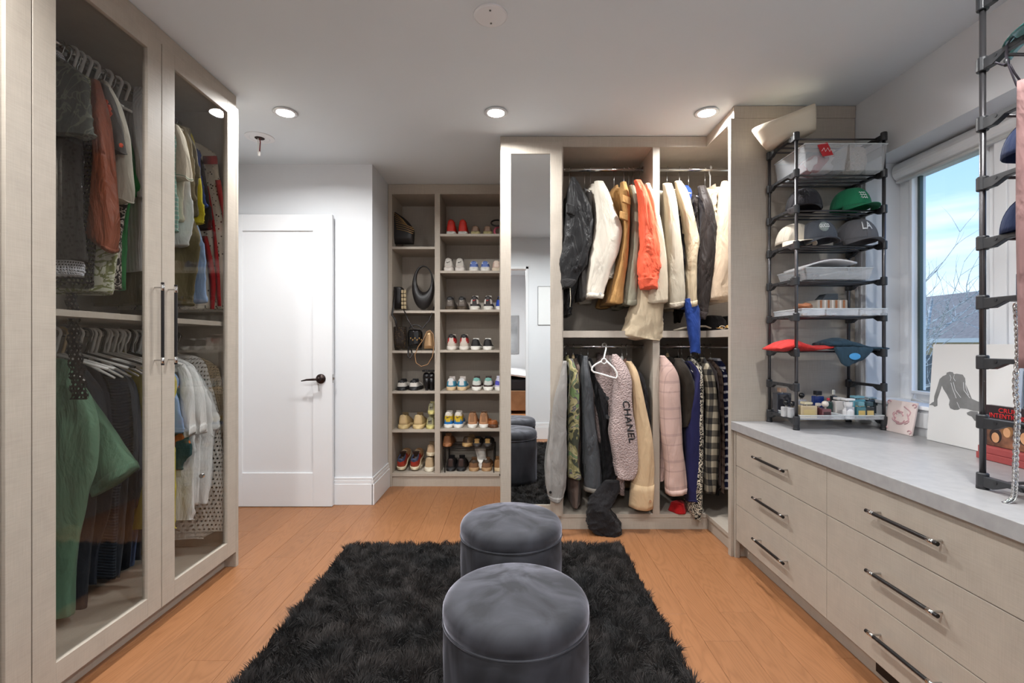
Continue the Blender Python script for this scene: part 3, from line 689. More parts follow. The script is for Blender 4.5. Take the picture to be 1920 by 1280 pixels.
m=MB(); a=P(1062,398,2.91);b=P(1078,404,2.915); m.hexa([a,b,b+Vector((0,.03,0)),a+Vector((0,.03,0))]+[q+Vector((0,0,.06)) for q in (a,b,b+Vector((0,.03,0)),a+Vector((0,.03,0)))]); m.build('arm_pocket',blk,pk,bev=.006)
garment('hoodie','grey hooded sweater squeezed between black bomber and white denim jacket','sweater','grey hooded sweater',gryk,C5,
 [(340,528,556),(450,515,575),(700,500,560),(900,488,548),(1025,500,535)],seed=2,Yp=3.02,cuff=None,yc=3.2)
garment('denim_jacket','white denim jacket with metal cuff button on the upper rail','jacket','white denim jacket',wden,C5,
 [(328,556,606),(380,545,640),(500,565,690),(620,575,738),(760,585,735),(860,590,726),(914,600,724)],sleeve=[(345,575,628),(400,575,655),(500,580,690),(620,570,735),(740,550,722),(860,535,672),(960,527,640),(1028,530,622)],seed=3,cuff=wden,cuffn=3,collar=(328,556,606,75),btn=(1000,612),hem=(wden,3),amp=.06)
garment('utility_jacket','mustard tan canvas utility jacket with chest pocket flaps','jacket','mustard tan utility jacket',tan,C5,
 [(342,705,744),(400,688,776),(560,708,780),(760,700,776),(920,660,770),(1055,650,748)],sleeve=[(350,728,762),(450,725,780),(620,735,778),(800,712,768),(940,680,748),(1058,642,742)],seed=4,collar=(342,705,744,60),Yp=3.02,sl_y=2.99)
GT=GS['mustard tan utility jacket'][0]
for yy,xx in ((535,752),(440,765)):
    a=P(930+(xx-26)*.3203,230+(yy+22)*.3203,2.905); b=P(930+(xx+24)*.3203,230+(yy+40)*.3203,2.91)
    m=MB(); m.hexa([a,b,b+Vector((0,.02,0)),a+Vector((0,.02,0))]+[q+Vector((0,0,.045)) for q in (a,b,b+Vector((0,.02,0)),a+Vector((0,.02,0)))]); m.build('pocket_flap',tan,GT,bev=.004)
garment('overshirt','sage green cotton overshirt between tan and coral jackets','shirt','sage green overshirt',sage,C5,
 [(362,768,802),(430,778,835),(700,782,838),(900,765,836),(1062,748,828)],sleeve=[(370,775,810),(470,785,836),(700,785,836),(900,760,832),(1068,744,824)],seed=5,hk='knob',Yp=3.02,sl_y=3.0,cuff=sage)
garment('long_coat','long cream coat whose hem hangs below the middle shelf','coat','long cream coat',cream2,C5,
 [(350,845,885),(420,850,905),(650,850,960),(900,835,990),(1050,812,1003),(1160,780,1003),(1240,756,1003),(1268,830,985)],seed=6,Yp=2.93,yc=3.02,dep=.075,amp=.05,sleeve=None)
garment('wool_coat','cream wool coat with wide sleeve right of coral jacket','coat','cream wool coat',cream,C5,
 [(352,865,898),(420,880,920),(600,890,965),(800,890,995),(1050,890,1003)],sleeve=[(358,870,900),(450,885,925),(600,905,962),(760,905,990),(900,890,1000),(1054,886,1002)],seed=7,Yp=3.02,sl_y=2.95,sl_d=.06,amp=.035)
garment('bomber_jacket','coral orange bomber jacket with gathered sleeves','jacket','coral orange bomber jacket',coral,C5,
 [(334,800,840),(400,815,875),(600,840,900),(800,840,930),(960,850,940)],sleeve=[(338,806,848),(400,824,878),(500,838,905),(600,842,928),(700,842,950),(790,834,957),(860,826,955),(900,836,945),(930,834,942),(972,846,940)],seed=8,cuff=coralr,cuffn=6,amp=.13,k=7,collar=(334,800,835,40),Yp=3.0,sl_y=2.9,sl_d=.06,slmat=coral)
garment('sweatshirt','oatmeal hooded sweatshirt at the left end of the right upper rail','sweatshirt','oatmeal hooded sweatshirt',heath,C5,
 [(352,962,1022),(450,968,1050),(700,990,1075),(900,1000,1095),(1075,1012,1095)],sleeve=[(358,975,1030),(450,985,1052),(620,995,1072),(800,1003,1090),(1000,1006,1103),(1080,1012,1090)],seed=9,hk='knob',cuff=cloth('oat_rib',(190,178,160),pat='ribs',p=(1500,)),cuffn=4,collar=(420,960,1000,50),hmat=WOOD,amp=.045)
garment('jacket','black inner jacket showing between oatmeal and beige sleeves','jacket','black inner jacket',dark,C5,[(380,1040,1060),(560,1055,1110),(800,1070,1108),(950,1085,1112)],seed=31,Yp=3.02,hanger=False)
garment('bomber_jacket','light beige satin jacket with long smooth sleeve','jacket','beige satin jacket',beige,C5,
 [(340,1042,1075),(430,1048,1110),(600,1065,1140),(800,1090,1160),(1070,1110,1168)],sleeve=[(345,1045,1085),(400,1055,1112),(500,1076,1142),(620,1098,1168),(710,1110,1184),(800,1116,1172),(980,1110,1168),(1076,1115,1170)],seed=10,cuff=beige,collar=(340,1042,1075,45),amp=.05)
garment('knit_dress','royal blue boucle knit hanging down past the middle shelf','dress','royal blue boucle knit',blue,C5,
 [(354,1100,1150),(400,1104,1156),(500,1108,1152),(700,1110,1160),(900,1106,1166),(1085,1106,1180)],seed=11,Yp=3.03,yc=3.1,dep=.08,d0=.03,amp=.05,hk='knob')
R,U=tubeloft(pr(C5,[(1030,1104,1166),(1090,1106,1188),(1180,1118,1194),(1280,1135,1194),(1346,1142,1196)]),2.95,2.95,.02,.025,'x',12,.06,k=4); lf(R,U,'skirt',blue,GS['royal blue boucle knit'][0])
garment('puffer_jacket','dark brown quilted nylon jacket with long sleeve','jacket','dark brown quilted jacket',brown,C5,
 [(366,1170,1215),(450,1155,1250),(600,1175,1280),(800,1178,1275),(1000,1170,1245),(1090,1180,1235)],sleeve=[(372,1180,1226),(450,1190,1252),(560,1195,1275),(660,1190,1286),(780,1180,1282),(880,1172,1268),(1000,1170,1250),(1090,1180,1236),(1150,1186,1214)],seed=12,hk='knob',amp=.12,k=6,cuff=cloth('brown_rib',(52,42,40),pat='ribs',p=(1500,)),cuffn=4)
garment('jacket','cream jacket with black trim half hidden by sand coat','jacket','cream jacket with black trim',cloth('cream_trim',(206,190,160)),C5,
 [(345,1268,1305),(420,1248,1300),(500,1252,1300),(600,1265,1310),(800,1262,1310)],seed=13,Yp=3.02,hem=(dark,3))
garment('wool_coat','sand coloured wool coat beside the end panel','coat','sand coloured wool coat',oat,C5,
 [(328,1308,1345),(380,1302,1366),(450,1290,1380),(700,1268,1392),(900,1252,1396),(1044,1240,1396)],sleeve=[(345,1322,1352),(420,1308,1376),(600,1290,1386),(800,1268,1394),(1035,1240,1396)],seed=14,hk='plastic',collar=(330,1305,1345,90),amp=.03,sl_y=2.96)
# ---- lower rail
dg=cloth('grey_denim',(138,134,130),wr=.6); camo=cloth('camouflage_cotton',(120,110,80),pat='camo'); wax=cloth('waxed_charcoal',(70,72,75),rough=.4,wr=.9,sheen=0); sherpa=cloth('pink_grey_sherpa',(176,156,152),pat='sherpa',wr=.3)
cot=cloth('cream_cotton_twill',(206,178,142)); bl2=cloth('black_wool',(36,34,36)); blk3=cloth('black_jersey',(30,28,30),wr=.8); brw=cloth('taupe_cotton',(108,92,84))
garment('denim_jacket','grey denim jacket with button cuff, leftmost on the lower rail','jacket','grey denim jacket on the lower rail',dg,C6,
 [(172,405,424),(240,395,428),(350,372,430),(550,350,430),(750,345,428),(1010,345,420)],sleeve=[(180,402,424),(300,378,426),(420,345,426),(560,330,424),(700,314,426),(850,300,424),(960,304,414),(1012,322,392)],sl_y=2.90,sl_d=.05,rod=ZL,seed=15,cuff=dg,btn=(968,326),cuffn=4)
garment('shirt','taupe shirt mostly hidden behind the camouflage shirt','shirt','taupe shirt',brw,C6,[(170,462,500),(250,468,512),(500,440,518),(800,425,522),(1046,445,514)],rod=ZL,seed=16,Yp=3.04,hk='knob',hmat=WOOD,collar=(180,460,502,45))
garment('shirt','camouflage cotton shirt on the lower rail','shirt','camouflage shirt',camo,C6,
 [(158,430,455),(240,436,488),(400,430,500),(600,428,505),(800,428,512),(880,430,512)],sleeve=[(168,432,462),(280,440,494),(450,432,500),(620,430,500),(760,428,490),(876,430,512)],rod=ZL,seed=17,collar=(160,428,455,50),amp=.09)
garment('biker_jacket','dark waxed grey jacket with turned zip cuff','jacket','dark waxed jacket',wax,C6,
 [(148,522,548),(240,508,560),(400,512,585),(600,515,600),(900,530,615)],sleeve=[(150,524,550),(240,508,560),(350,510,578),(500,512,592),(620,515,606),(750,520,625),(880,524,636),(958,526,632)],rod=ZL,seed=18,cuff=cloth('waxed_cuff',(112,106,98),rough=.5),cuffn=3,amp=.08)
garment('trousers','black jersey trousers sliding off the lower rail onto the floor','trousers','black jersey trousers',blk3,C6,
 [(170,560,600),(400,600,680),(640,630,700),(800,640,735),(900,636,745),(960,600,735)],rod=ZL,seed=19,Yp=3.0,amp=.1)
GT=GS['black jersey trousers'][0]
rw=pr(C6,[(900,650,742),(960,590,742),(1010,556,715),(1060,546,690),(1110,542,720),(1160,545,752),(1200,575,754),(1222,640,750)])
R,U=tubeloft(rw,2.93,2.93,.03,.075,'x',77,.09,k=4,ramp=.5); lf(R,U,'trouser_leg',blk3,GT)
garment('wool_jacket','black wool jacket at the right end of the left lower rail','jacket','black wool jacket on the lower rail',bl2,C6,[(180,800,832),(300,846,892),(500,868,922),(750,860,945),(900,850,948)],rod=ZL,seed=20,Yp=3.05)
garment('cardigan','pink grey teddy cardigan with CHANEL down the sleeve','cardigan','pink grey teddy cardigan',sherpa,C6,
 [(150,690,735),(230,610,770),(330,588,790),(500,600,800),(640,610,815),(800,690,815),(930,712,805),(998,740,800)],sleeve=[(140,698,724),(200,690,775),(300,706,812),(400,700,812),(500,688,822),(600,676,842),(700,690,850),(780,704,850),(840,710,845),(875,716,830)],rod=ZL,seed=21,Yp=2.98,dep=.16,sl_y=2.93,sl_d=.065,amp=.04,collar=(210,610,730,110))
GC=GS['pink grey teddy cardigan']
for (cx,cy) in ((668,405),(670,518)):
    p=P(930+cx*.3125,620+cy*.3125,2.81); m=MB(); disc_y(m,(p.x,p.z),.011,p.y+.03,p.y); m.build('button',BLKPL,GC[0],smooth=False)
m=MB(); m.hexa([P(930+xx*.3125,620+yy*.3125,dd) for dd in (2.828,2.84) for xx,yy in ((612,350),(640,345),(660,560),(632,440))]); m.build('placket',dark,GC[0])
garment('cotton_jacket','cream cotton twill jacket with brown collar and button cuff','jacket','cream cotton twill jacket',cot,C6,
 [(178,775,805),(260,800,845),(400,810,880),(700,825,930),(980,830,935)],sleeve=[(182,780,812),(240,800,845),(350,812,872),(500,822,905),(650,830,935),(800,826,944),(900,812,944),(1056,800,938)],rod=ZL,seed=22,cuff=cot,cuffn=5,hk='knob',collar=(180,772,812,70),collmat=cloth('brown_collar',(140,104,90)),btn=(1022,926),amp=.035,Yp=3.03,sl_y=2.96)
# lettering following the sleeve
def textmesh(s,size=1.0):
    c=bpy.data.curves.new('t','FONT'); c.body=s; c.size=size; c.align_x='LEFT'; c.offset=.012*size; c.space_character=1.04
    o=bpy.data.objects.new('t',c); COL.objects.link(o); bpy.context.view_layer.update()
    me=bpy.data.meshes.new_from_object(o.evaluated_get(bpy.context.evaluated_depsgraph_get())); bpy.data.objects.remove(o); return me
def letters(s,fn,name,mat,parent,thick=.0015):
    """text plane (x along, y up, unit size) mapped by fn(x,y,h)->3D world"""
    me=textmesh(s); me.calc_loop_triangles(); bm=bmesh.new(); bm.from_mesh(me)
    bmesh.ops.triangulate(bm,faces=bm.faces[:]); 
    W=max(v.co.x for v in bm.verts)
    bmesh.ops.subdivide_edges(bm,edges=[e for e in bm.edges if e.calc_length()>.15],cuts=2)
    o0=ORG.get(parent.name,Vector())
    for v in bm.verts: v.co=Vector(fn(v.co.x/W,v.co.y/.73,thick))-o0
    me2=bpy.data.meshes.new(name); bm.to_mesh(me2); bm.free(); me2.materials.append(mat); o=bpy.data.objects.new(name,me2); COL.objects.link(o); o.parent=parent
    md=o.modifiers.new('s','SOLIDIFY'); md.thickness=thick; return o
R2=GC[3]
def onsleeve(u,v,h):   # u 0..1 along sleeve, v 0..1 across
    x=930+ (758+ (800-758)*u + (42*(v)))*.3125; y=620+(418+255*u)*.3125
    tx=F/1; # find front surface point of the sleeve at this pixel
    best=None
    for r in R2:
        for p in r:
            if p.y<2.93:
                qx=CX+p.x/p.y*F; qy=CY-(p.z-H)/p.y*F; d=(qx-x)**2+(qy-y)**2
                if best is None or d<best[0]: best=(d,p)
    Y=best[1].y-.006; return P(x,y,Y)
letters('CHANEL',onsleeve,'sleeve_lettering',BLKPL,GC[0])
# empty white hanger hooked on the front of the lower rail
h=thing('clothes_hanger','empty white plastic hanger hooked on the lower rail beside the teddy cardigan','hanger',P(1134,690,2.88))
Yh=2.80
q=lambda a,b,Y=Yh:P(930+a*.3125,620+b*.3125,Y)
MB().tube([q(636,96,3.17),q(640,78,3.19),q(652,74,3.17),q(662,84,3.10),q(660,110,2.95),q(650,150,2.82),q(648,165,2.81)],.0045,10).build('hook',WHPL,h,smooth=True)
MB().tube([q(648,165),q(636,172),q(632,188),q(648,198),q(662,190),q(660,172)],.0042,8,closed=True).build('neck_loop',WHPL,h,smooth=True)
MB().tube([q(634,182),q(600,200),q(580,216),q(574,234),q(584,246),q(640,262),q(700,280),q(720,284),q(728,270),q(724,248),q(706,222),q(662,180)],.0052,10).build('frame',WHPL,h,smooth=True)
# ---- lower rail, right bay
pink=cloth('pink_plaid_wool',(196,166,156),(150,126,122),'plaid',p=(.16,.1,.35),wr=.3); oliv=cloth('olive_brown_cotton',(44,37,30)); navy=cloth('navy_cotton',(36,36,78),wr=.4); pais=cloth('black_paisley',(22,20,20),(226,216,196),'paisley',p=(30,.045)); bwp=cloth('black_white_plaid',(170,160,140),(34,32,32),'plaid',p=(.075,.5,.75),wr=.4)
lil=cloth('grey_mauve_cotton',(126,116,116)); brp=cloth('brown_plaid',(132,112,100),(70,56,52),'plaid',p=(.05,.3,.6)); nvs=cloth('navy_white_stripe',(28,32,66),(220,220,226),'stripes',p=(.05,.3))
def g2(*a,**k): return garment(*a,rod=ZL,**k)
g2('shirt_jacket','dusty pink checked wool shirt jacket on the lower rail','jacket','dusty pink checked jacket',pink,CB,
 [(78,35,62),(180,30,110),(400,30,130),(650,30,140),(800,28,70)],sleeve=[(80,38,62),(140,42,112),(220,38,145),(350,36,150),(480,42,158),(600,55,166),(720,66,178),(800,66,186),(866,74,186)],seed=23,cuff=pink,cuffn=3,collar=(80,34,62,60),amp=.04,sl_y=2.95)
g2('jacket','dark olive brown jacket with bent sleeve','jacket','olive brown jacket',oliv,CB,[(92,110,150),(180,95,200),(350,120,225),(470,160,190)],sleeve=[(95,120,155),(160,125,200),(250,150,230),(350,158,228),(420,160,215),(482,162,186)],seed=24,Yp=3.02,sl_y=2.99,hk='knob',hmat=WOOD)
g2('jacket','navy blue cotton jacket in the right lower bay','jacket','navy cotton jacket',navy,CB,[(108,180,212),(200,200,262),(500,175,262),(800,180,262),(900,190,262)],sleeve=[(112,190,215),(200,228,262),(450,182,262),(700,178,262),(850,184,262),(908,192,262)],seed=25,Yp=3.02,sl_y=2.985,cuff=navy)
g2('shirt','black shirt printed with white paisley, longest on the lower rail','shirt','black paisley shirt',pais,CB,[(104,236,258),(190,250,298),(500,258,300),(800,240,300),(900,222,298),(980,218,296),(1022,235,282)],seed=26,Yp=2.93,yc=3.02,dep=.09,amp=.06)
g2('flannel_shirt','black and cream buffalo checked flannel shirt','shirt','black and cream flannel shirt',bwp,CB,[(88,268,290),(150,290,325),(300,303,352),(500,302,368),(700,300,362),(862,302,348)],sleeve=[(92,270,292),(180,290,335),(300,306,354),(480,306,370),(700,300,362),(860,300,346)],seed=27,sl_y=2.96,hk='plastic',hmat=WHPL)
g2('coat','plain black coat behind the flannel shirt','coat','plain black coat',bl2,CB,[(106,318,352),(250,345,385),(500,355,408),(750,345,405),(880,345,395)],seed=28,Yp=2.98)
g2('shirt','grey mauve shirt with narrow visible sleeve','shirt','grey mauve shirt',lil,CB,[(118,350,372),(250,372,405),(500,386,413),(850,386,414)],seed=29,Yp=2.94,yc=3.1,dep=.12)
g2('shirt','brown plaid shirt near the end panel','shirt','brown plaid shirt',brp,CB,[(108,372,400),(250,402,432),(600,412,437),(880,414,437)],seed=30,Yp=2.93,yc=3.1,dep=.12)
g2('polo_shirt','navy and white striped shirt against the end panel','shirt','navy and white striped shirt',nvs,CB,[(100,412,440),(200,420,455),(400,430,470),(860,430,470)],seed=32,Yp=2.93,yc=3.1,dep=.12)
# things lying on the shelves of the open wardrobe
o=MB(); R=[]
for i in range(9):
    a=i/8; R.append([P(1270+i*0,960,3.05)+Vector((.055*cos(t)*(1+.2*sin(3*t))*(1-.3*a),.06*sin(t)*(1-.25*a)-.02,-.0+.055*a*(1+.1*sin(2*t)))) for t in [2*PI*j/20 for j in range(20)]])
base=P(1270,952,3.05); dz=.096-min(p.z for r in R for p in r)
for r in R:
    for p in r: p.z+=dz
o.rings(R); tag(o.build('folded_hat',cloth('red_cotton',(170,22,26)),smooth=True),'bright red fabric hat under the pink jacket','hat')
m=MB(); m.tube([(1.02,3.05,1.236),(1.12,3.02,1.262),(1.22,3.04,1.262),(1.3,3.1,1.24)],.006,8); tag(m.build('belt',plain('pale_leather',(200,188,170),.5),smooth=True),'pale leather belt lying on the middle shelf','belt')
for i,(xx,yy,w) in enumerate(((1.30,3.15,.13),(1.45,3.2,.11))):
    R=[[Vector((xx+w*s*cos(q),yy+.1*s*sin(q),1.233+z)) for q in [2*PI*j/20 for j in range(20)]] for s,z in ((1,.0),(1.05,.01),(.8,.02),(.7,.07),(.5,.10),(.1,.105))]
    tag(MB().rings(R).build('hat',dark,smooth=True),['dark brimmed hat at the left on the middle shelf','dark brimmed hat at the right on the middle shelf'][i],'hat')
t=thing('buckle_pile','small heap of gold and silver buckles on the middle shelf','belt',(1.24,2.85,1.232))
for i in range(5):
    a=i*1.3; c=Vector((1.235+.025*i-.03,2.80+.02*(i%2),1.238+.004*i)); MB().tube([c+Vector((.016*cos(q),.022*sin(q)*cos(a),.010*sin(q)*sin(a)+.006)) for q in [2*PI*j/12 for j in range(12)]],.003,6,closed=True).build('buckle',[plain('gold',(205,160,90),.25,1),CHROME][i%2],t,smooth=True)
# ================= LEFT WARDROBE CLOTHES (rod runs away from the camera)
ZLL=1.19
def gl(name,label,cat,short,mat,tr,Y,right,rod=2.285,sleeve=None,sl=0,dep=.035,ext=None,hang=True,**k):
    rows=[(tr[1]+y*tr[2],tr[0]+x*tr[2]) for y,x in right]
    rx=CX-1.74*F/Y; zn=rod-.085; yn=CY-(zn-H)*F/Y
    out=[(yn,rx-9,rx+9)]
    if rows[0][0]>yn+40: rows=[(yn+12,rx+60)]+rows if ext is None else rows
    for y,x in rows:
        if y>yn+4: out.append((y,2*rx-x,x))
    s=None
    if sleeve: s=[(tr[1]+y*tr[2],tr[0]+a*tr[2],tr[0]+b*tr[2]) for y,a,b in sleeve]
    return garment(name,label,cat,short,mat,PX,out,Yp=Y,yc=Y,dep=dep,axis='y',rod=rod,sleeve=s,sl_y=(sl or Y-.03),sl_d=.03,hanger=hang,**k)
sheer=cloth('sheer_grey_green',(84,88,82),(120,122,112),'print',p=(9,.03)); lace=cloth('charcoal_lace',(58,56,56),(36,34,34),'spots',p=(70,.35)); seq=cloth('sequins',(34,34,38),(225,225,230),'spots',p=(75,.28),rough=.3)
netb=cloth('black_net',(30,26,28),alpha=(.016,.33)); netw=cloth('white_net',(222,224,232),alpha=(.010,.28)); gprint=cloth('green_white_print',(196,196,176),(124,128,84),'print',p=(14,.05))
satin=cloth('brown_satin',(134,72,50),rough=.4,wr=.9,sheen=0); rose=cloth('charcoal_tee',(74,68,64)); creamtee=cloth('cream_cotton',(206,198,182)); bprint=cloth('black_white_print',(36,32,32),(210,200,190),'print',p=(16,.04)); grn=cloth('bright_green',(30,128,66)); seer=cloth('grey_seersucker',(178,176,175),pat='seer')
UL='in the upper part of the wide glass door'
gl('mesh_skirt','white mesh skirt hem below the charcoal lace skirt','skirt','white mesh skirt',netw,C1,1.74,[(700,290),(900,320),(1000,330),(1045,336),(1070,325)])
gl('jacket','sheer grey green blouse with draped front, nearest on upper rail','blouse','sheer grey green blouse',sheer,C1,1.70,[(300,335),(400,355),(480,372),(530,380)],dep=.03)
gl('lace_skirt','long charcoal lace skirt under the sheer blouse','skirt','charcoal lace skirt',lace,C1,1.72,[(400,300),(540,318),(700,318),(860,330),(1000,348),(1008,345)])
gl('sequin_top','black top with silver sequin strip beside the lace skirt','top','black sequin top',seq,C1,1.745,[(400,310),(545,322),(640,328),(760,330),(850,330)])
gl('crochet_dress','long black open crochet dress left of the brown satin shirt','dress','black crochet dress',netb,C1,1.77,[(400,330),(560,372),(750,380),(900,382),(1110,366)])
gl('print_shirt','green and white printed shirt showing below the brown satin sleeve','shirt','green and white printed shirt',gprint,C1,1.825,[(265,322),(300,345),(400,366),(560,378),(800,430),(950,460),(1118,450),(1132,440)])
gl('satin_shirt','shiny brown satin shirt with long buttoned sleeve','shirt','brown satin shirt',satin,C1,1.855,[(320,380),(450,405),(640,425),(800,440),(880,440)],sleeve=[(312,358,382),(400,362,405),(500,368,425),(640,366,440),(760,356,452),(860,342,462),(912,336,460),(950,384,450),(972,424,442)],sl=1.775,cuff=satin,btn=(892,378),cuffn=3)
gl('graphic_tee','dark tee printed with an orange red rose','t-shirt','dark rose tee',rose,C1,1.895,[(318,400),(380,430),(480,450),(600,448),(700,455)],sleeve=[(330,392,412),(400,396,440),(480,410,462),(540,420,472),(592,428,481)],sl=1.865,cuff=rose,cuffn=2)
for i,(cx,cy,r) in enumerate(((415,420,.016),(412,395,.008),(425,440,.010),(470,563,.008))):
    p=P(cx*.4842,cy*.4842,1.826 if i<3 else 1.83); m=MB()
    R=[[p+Vector((r*s*cos(q)*(1+.18*sin(5*q+s*9)),-.002*s2,r*1.15*s*sin(q)*(1+.15*sin(4*q)))) for q in [2*PI*j/24 for j in range(24)]] for s,s2 in ((1,0),(.8,2),(.55,1),(.3,3),(.05,3))]
    m.rings(R); m.build('rose_print',plain('rose_orange',(214,84,52),.7),GS['dark rose tee'][0],smooth=True)
gl('cotton_shirt','cream cotton shirt right of the rose tee','shirt','cream cotton shirt',creamtee,C1,1.94,[(320,412),(400,440),(560,480),(700,490)],sleeve=[(315,396,414),(400,428,455),(520,448,492),(640,452,504),(740,454,514),(782,454,508)],sl=1.91,cuff=creamtee,cuffn=2)
gl('print_shirt','black shirt with white ornament print and bright green side panel','shirt','black ornament shirt',bprint,C1,1.985,[(330,425),(400,450),(560,500),(700,515),(900,475),(1115,472)])
gl('jersey','bright green long jersey beside the grey seersucker shirt','jersey','bright green jersey',grn,C1,2.01,[(332,435),(420,470),(560,508),(680,540),(725,556),(745,545),(800,505),(1000,492),(1118,488)],dep=.03,cuff=None)
gl('seersucker_shirt','grey seersucker shirt hanging last behind the wide door','shirt','grey seersucker shirt',seer,C1,2.06,[(335,545),(420,556),(560,566),(760,570),(1050,566)],sleeve=[(340,520,556),(450,525,566),(600,535,570),(720,540,572),(766,545,568)],sl=2.03,dep=.045,seed=4)
# loose loops of the plastic hangers on the upper rail
for i,Y in enumerate((1.87,1.90,1.93,1.965,2.03,2.08,2.12)):
    h=thing('clothes_hanger',ORD[i]+' white hanger loop from the near end of the upper glass wardrobe rail','hanger',(-1.72,Y,2.2),group='white plastic hangers on the upper rail')
    MB().tube([Vector((-1.72+.026*cos(a),Y,2.285+.026*sin(a)-.004)) for a in [PI*1.1-PI*1.3*k/12 for k in range(13)]]+[Vector((-1.715,Y,2.22)),Vector((-1.72,Y,2.195))],.0055,8).build('hook',WHPL,h,smooth=True)
# ---- lower half, wide door
gtee=cloth('washed_green',(96,128,104),wr=.6); c1=cloth('charcoal_cotton',(54,57,64)); c2=cloth('slate_cotton',(62,68,78)); c3=cloth('ribbed_navy',(38,46,58),pat='ribs',p=(520,)); c4=cloth('dark_slate',(70,76,88)); c5=cloth('ink_cotton',(40,44,54)); c6=cloth('faded_blue',(84,100,134)); c7=cloth('ochre',(140,106,44))
gl('tee','large washed green t-shirt, nearest on the lower rail','t-shirt','washed green tee',gtee,C2,1.77,[(265,250),(330,300),(420,325),(560,322),(650,296),(800,262),(950,245),(1048,243),(1056,225)],rod=ZLL,dep=.05,amp=.06,hk='plastic')
orient(C2,[(235,318,52),(275,400,66),(318,480,74),(360,560,80),(392,608,80)],1.845,.045,'sleeve',gtee,GS['washed green tee'][0],2,gtee)
specs=[(1.90,c1,[(235,290),(300,330),(400,345),(560,330),(700,322),(900,300),(1052,288)],'charcoal cotton tee','just behind the green tee'),
(1.94,c5,[(228,320),(280,352),(380,380),(520,385),(700,372),(840,330),(950,322)],'ink coloured tee','second behind the green tee'),
(1.98,c3,[(215,350),(260,392),(330,425),(395,444),(500,436),(640,400),(800,392),(930,388)],'ribbed navy sweater','with diagonal ribs on its shoulder'),
(2.02,c2,[(220,370),(270,410),(360,440),(470,455),(600,432),(800,412),(925,398)],'slate cotton tee','behind the ribbed navy sweater'),
(2.06,c5,[(225,395),(280,428),(380,450),(520,468),(680,455),(900,436)],'dark blue tee','in the middle of the dark row'),
(2.09,c4,[(225,405),(280,432),(380,458),(480,476),(590,480),(690,462),(700,450)],'dusty slate shirt','with rolled sleeve end'),
(2.13,c6,[(225,420),(300,445),(430,468),(600,470),(860,448),(895,440)],'faded blue tee','low hem showing in pale blue'),
(2.17,c5,[(225,430),(300,455),(430,480),(600,486),(870,470)],'black tee','near the far edge of the wide door'),
(2.21,c7,[(225,440),(300,465),(600,490),(845,492)],'ochre tee','last of the dark row with yellow hem')]
for i,(Y,mt,rt,nm,wh) in enumerate(specs):
    sl=None
    if i in (0,2,3,5): 
        a=rt[2][1]; sl=[(rt[0][0]+8,rt[0][1]-40,rt[0][1]+4),(rt[1][0]+20,a-55,a-8),(rt[2][0]+40,a-45,a+8),(rt[2][0]+130,a-35,a+14),(rt[2][0]+190,a-20,a+10)]
    gl('tee' if 'tee' in nm else 'sweater','%s hanging on the lower rail %s'%(nm,wh),'t-shirt' if 'tee' in nm else 'sweater',nm,mt,C2,Y,rt,rod=ZLL,sleeve=sl,sl=Y-.02,dep=.018,seed=40+i,hk='plastic')
sc_=MB(); R=[];U=[]
for i in range(40):
    t=i/39; y=560+(-20+355*t)*.5625; x=(236+12*sin(t*3)+ (0 if t<.55 else 60*(t-.55)))*.5625
    w=(11+6*t)*.5625*1.7/F; c=P(x,y,1.70); R.append([c+Vector((w*1.7*cos(a)*(1+.2*sin(9*t*6+a)),.008*sin(a),0)) for a in [2*PI*j/16 for j in range(16)]]); U.append((.008,t*.4))
sc_.rings(R,uvs=U); tag(sc_.build('crochet_scarf',netb,smooth=True),'black open knit scarf hanging in front of the lower rail','scarf')
for i,Y in enumerate((1.80,1.83,1.895,1.93,1.955,1.975,2.0,2.03,2.06,2.10,2.15,2.2)):
    wood=i==1; dk=i in(3,6,10)
    h=thing('clothes_hanger','pale wooden hanger among the hooks on the lower rail of the glass wardrobe' if wood else ('black' if dk else 'white')+' plastic hanger, %s hook from the near end of the lower wardrobe rail'%ORD[i],'hanger',(-1.72,Y,1.1),group='hangers crowded on the lower rail')
    MB().tube([Vector((-1.72+.024*cos(a),Y,ZLL+.022*sin(a))) for a in [PI*1.1-PI*1.3*k/12 for k in range(13)]]+[Vector((-1.712,Y,1.13)),Vector((-1.72,Y,1.112))],.005,8).build('hook',WOOD if wood else BLKH if dk else WHPL,h,smooth=True)
    MB().tube([Vector((-1.72+s,Y,1.112-abs(s)*.28)) for s in (-.2,-.12,-.05,0,.05,.12,.2)],.0055,8).build('shoulder_bar',WHPL if not dk else BLKH,h,smooth=True)
# ---- far door, upper
pol=cloth('cream_polo',(208,198,178)); khk=cloth('khaki_shirt',(136,124,98)); olv=cloth('olive_cotton',(104,96,74)); blu=cloth('cobalt_cotton',(48,70,140)); yel=cloth('yellow_cotton',(196,180,40)); bkk=cloth('black_cotton',(40,36,38)); crc=cloth('cream_crochet',(232,220,200),(70,50,42),'spots',p=(60,.24)); red=cloth('red_crochet',(176,34,38)); lbl=cloth('light_blue',(150,176,214)); wht=cloth('white_cotton',(228,228,226),wr=.6); mint=cloth('mint_stripe',(150,194,180),(200,215,205),'stripes',p=(.02,.3))
